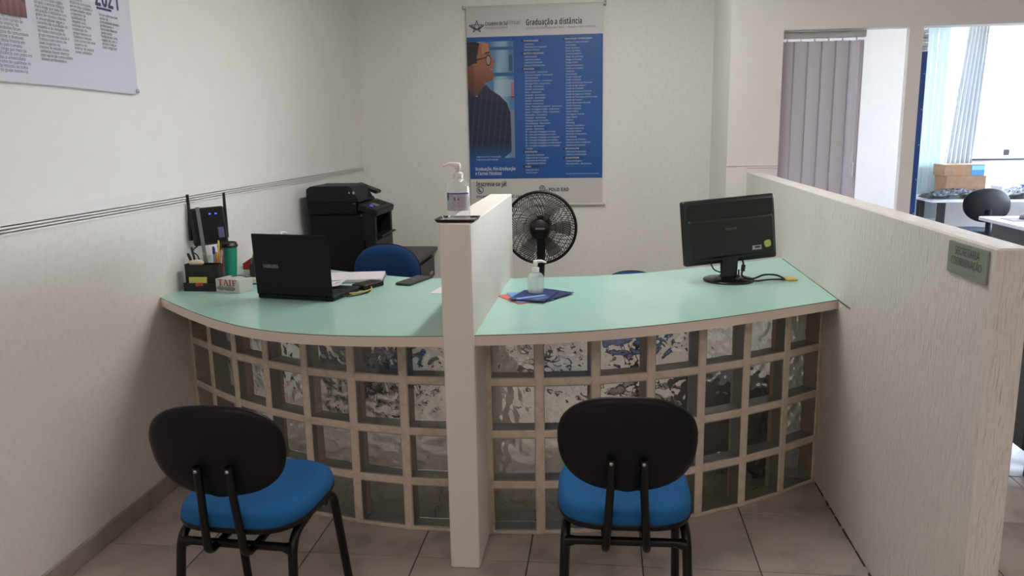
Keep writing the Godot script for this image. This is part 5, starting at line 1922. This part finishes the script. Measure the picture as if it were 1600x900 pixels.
func build_far_furniture() -> void:
	var white = M("desk_white", Color(0.88, 0.88, 0.91), 0.4)
	var frame = M("desk_frame_dark", Color(0.15, 0.145, 0.155), 0.5)
	desk("white topped desk under the far window, boxes on it", Vector3(3.34, 0, -9.30), Vector3(5.9, 0.72, -8.62), white, frame, false)
	desk("white topped desk nearer the opening, mouse on it", Vector3(3.12, 0, -7.07), Vector3(4.9, 0.72, -6.15), white, frame, true)
	# parcels
	var kraft = M("kraft_card", Color(1, 1, 1), 0.8)
	var kc := Color(0.52, 0.41, 0.31)
	kraft.albedo_texture = noise_tex(0.02, 71, 256, false, 0.0, [kc.darkened(0.06), kc, kc.lightened(0.05)])
	triplanar(kraft, Vector3(2, 2, 2))
	for q in [["brown cardboard box lying underneath on the far desk", 0.72, 0.938, 3.60, 3.998, false], ["brown cardboard box with blue label, on top of the other one", 0.938, 1.058, 3.575, 3.975, true]]:
		var t = thing("cardboard_box", q[0], "box", Vector3((q[3] + q[4]) / 2, q[1], -9.12), 0, "cardboard boxes on the far desk")
		var st = S()
		var w: float = q[4] - q[3]
		var h: float = q[2] - q[1]
		box(st, Vector3(-w / 2, 0.0, -0.15), Vector3(w / 2, h, 0.15), 0.003)
		fin(st, "carton", kraft, t)
		if q[5]:
			st = S()
			box(st, Vector3(0.07, 0.004, 0.15), Vector3(w / 2 - 0.004, h - 0.006, 0.1512))
			var l = fin(st, "blue_label", M("label_blue", Color(0.20, 0.44, 0.62), 0.5), t)
			st = S()
			box(st, Vector3(0.072, h * 0.52, 0.1512), Vector3(w / 2 - 0.006, h - 0.012, 0.1520))
			fin(st, "label_field", M("label_light_blue", Color(0.42, 0.66, 0.80), 0.5), l)
			st = S()
			box(st, Vector3(-0.08, 0.002, 0.15), Vector3(-0.02, h - 0.002, 0.1508))
			fin(st, "packing_tape", M("tape_tan", Color(0.52, 0.37, 0.24), 0.35), t)
	# crumpled black bag across the desk edge
	var bag = M("bag_black", Color(0.055, 0.053, 0.06), 0.42, 0.0, 0.35)
	for q in [["crumpled black plastic bag lying left of the office chair on the far desk", Vector3(3.63, 0.731, -8.78), 0.66, 0.32, 0.11, 3], ["crumpled black plastic bag lying right of the office chair on the far desk", Vector3(4.42, 0.731, -8.80), 0.80, 0.34, 0.13, 9]]:
		var n := FastNoiseLite.new()
		n.seed = q[5]
		n.frequency = 5.0
		n.fractal_octaves = 3
		var st = S()
		st.set_smooth_group(0)
		var nu := 40
		var nv := 22
		var f = func(i, j):
			var u := float(i) / nu
			var v := float(j) / nv
			var e := pow(clampf(sin(PI * u), 0, 1), 0.45) * pow(clampf(sin(PI * v), 0, 1), 0.5)
			var x: float = (u - 0.5) * q[2]
			var z: float = (v - 0.5) * q[3] + 0.02 * sin(u * 9.0)
			return Vector3(x, q[4] * e * (0.62 + 0.55 * absf(n.get_noise_2d(x * 2.0, z * 4.0)) - 0.2 * n.get_noise_2d(x, z)), z)
		for i in nu:
			for j in nv:
				quad(st, f.call(i, j + 1), f.call(i + 1, j + 1), f.call(i + 1, j), f.call(i, j))
		quad(st, Vector3(-q[2] / 2, 0, -q[3] / 2), Vector3(q[2] / 2, 0, -q[3] / 2), Vector3(q[2] / 2, 0, q[3] / 2), Vector3(-q[2] / 2, 0, q[3] / 2))
		var o = one(st, "plastic_bag", bag, q[0], "bag", "black bags on the far desk")
		o.position = q[1]
	var st = S()
	rbox(st, turned(Vector3(-90, 4, 0), Vector3(3.56, 0.7255, -8.76)), Vector3(0.42, 0.26, 0.010), 0.003)
	one(st, "folded_paper", M("sheet_white", Color(0.86, 0.85, 0.86), 0.8), "white folded paper under the black bag on the far desk", "paper")
	var t = thing("plastic_tray", "white translucent tray on the far desk under the window", "tray", Vector3(4.30, 0.72, -9.16))
	st = S()
	loft(st, turned(Vector3(-90, 0, 0)), [flat_ring(rrect(0.20, 0.20, 0.02), 0.0), flat_ring(rrect(0.24, 0.24, 0.02), 0.10), flat_ring(rrect(0.23, 0.23, 0.02), 0.10), flat_ring(rrect(0.19, 0.19, 0.02), 0.006)], true, -1)
	fin(st, "shell", M("tray_white", Color(0.84, 0.86, 0.92), 0.4), t)
	t = thing("blue_crate", "bright blue open crate at the right end of the far desk", "crate", Vector3(4.68, 0.72, -9.16))
	st = S()
	loft(st, turned(Vector3(-90, 0, 0)), [flat_ring(rrect(0.34, 0.22, 0.01), 0.0), flat_ring(rrect(0.38, 0.26, 0.01), 0.10), flat_ring(rrect(0.37, 0.25, 0.01), 0.10), flat_ring(rrect(0.33, 0.21, 0.01), 0.006)], true, -1)
	fin(st, "shell", M("crate_blue", Color(0.08, 0.17, 0.55), 0.4), t)
	st = S()
	tube(st, bent([Vector3(-0.18, 0.08, 0.12), Vector3(-0.18, 0.135, 0.12), Vector3(-0.16, 0.135, 0.12)], 0.01), 0.006, 6)
	fin(st, "handle", M("crate_blue", Color(), 0), t)
	# mouse and mat
	st = S()
	rbox(st, turned(Vector3(-90, 0, 0), Vector3(3.36, 0.7225, -6.80)), Vector3(0.30, 0.26, 0.004), 0.001)
	one(st, "mouse_mat", M("mat_grey", Color(0.42, 0.42, 0.46), 0.8), "grey mouse mat on the nearer desk of the next room", "mouse mat")
	st = S()
	pad(st, turned(Vector3(-90, 70, 0), Vector3(3.38, 0.7245, -6.83)), egg(0.062, 0.105, 2.3), [[1.0, 0.0], [1.0, 0.012], [0.9, 0.026], [0.6, 0.036], [0.02, 0.039]])
	one(st, "computer_mouse", M("mouse_grey", Color(0.50, 0.50, 0.54), 0.4), "grey computer mouse on the mat in the next room", "mouse")
	var grey = cloth("office_grey_cloth", Color(0.055, 0.14, 0.22))
	office_chair("dark office chair with its shell towards us at the far desk", Vector3(3.66, 0, -8.36), 4.0, 0.865, 0.44, grey, "office chairs in the next room")
	office_chair("dark office chair beside the frame edge at the far desk", Vector3(4.30, 0, -8.22), 22.0, 0.845, 0.44, grey, "office chairs in the next room")
	office_chair("bright blue backed office chair at the nearer desk", Vector3(3.98, 0, -7.42), 176.0, 0.80, 0.42, cloth("chair_bright_blue", Color(0.05, 0.38, 0.66)), "office chairs in the next room")
	# dark furniture right of the half wall
	t = thing("dark_cabinet", "dark brown wooden cabinet beyond the end of the half wall", "cabinet", Vector3(2.25, 0, -3.62))
	var wood = M("bench_wood", Color(0.10, 0.075, 0.075), 0.5)
	st = S()
	box(st, Vector3(-0.50, 0.14, -0.25), Vector3(0.50, 0.80, 0.25), 0.006)
	fin(st, "cabinet_box", wood, t)
	for sx in [-1, 1]:
		for sz in [-1, 1]:
			st = S()
			box(st, Vector3(sx * 0.43 - 0.025, 0.0, sz * 0.21 - 0.025), Vector3(sx * 0.43 + 0.025, 0.145, sz * 0.21 + 0.025), 0.003)
			fin(st, "leg", wood, t)
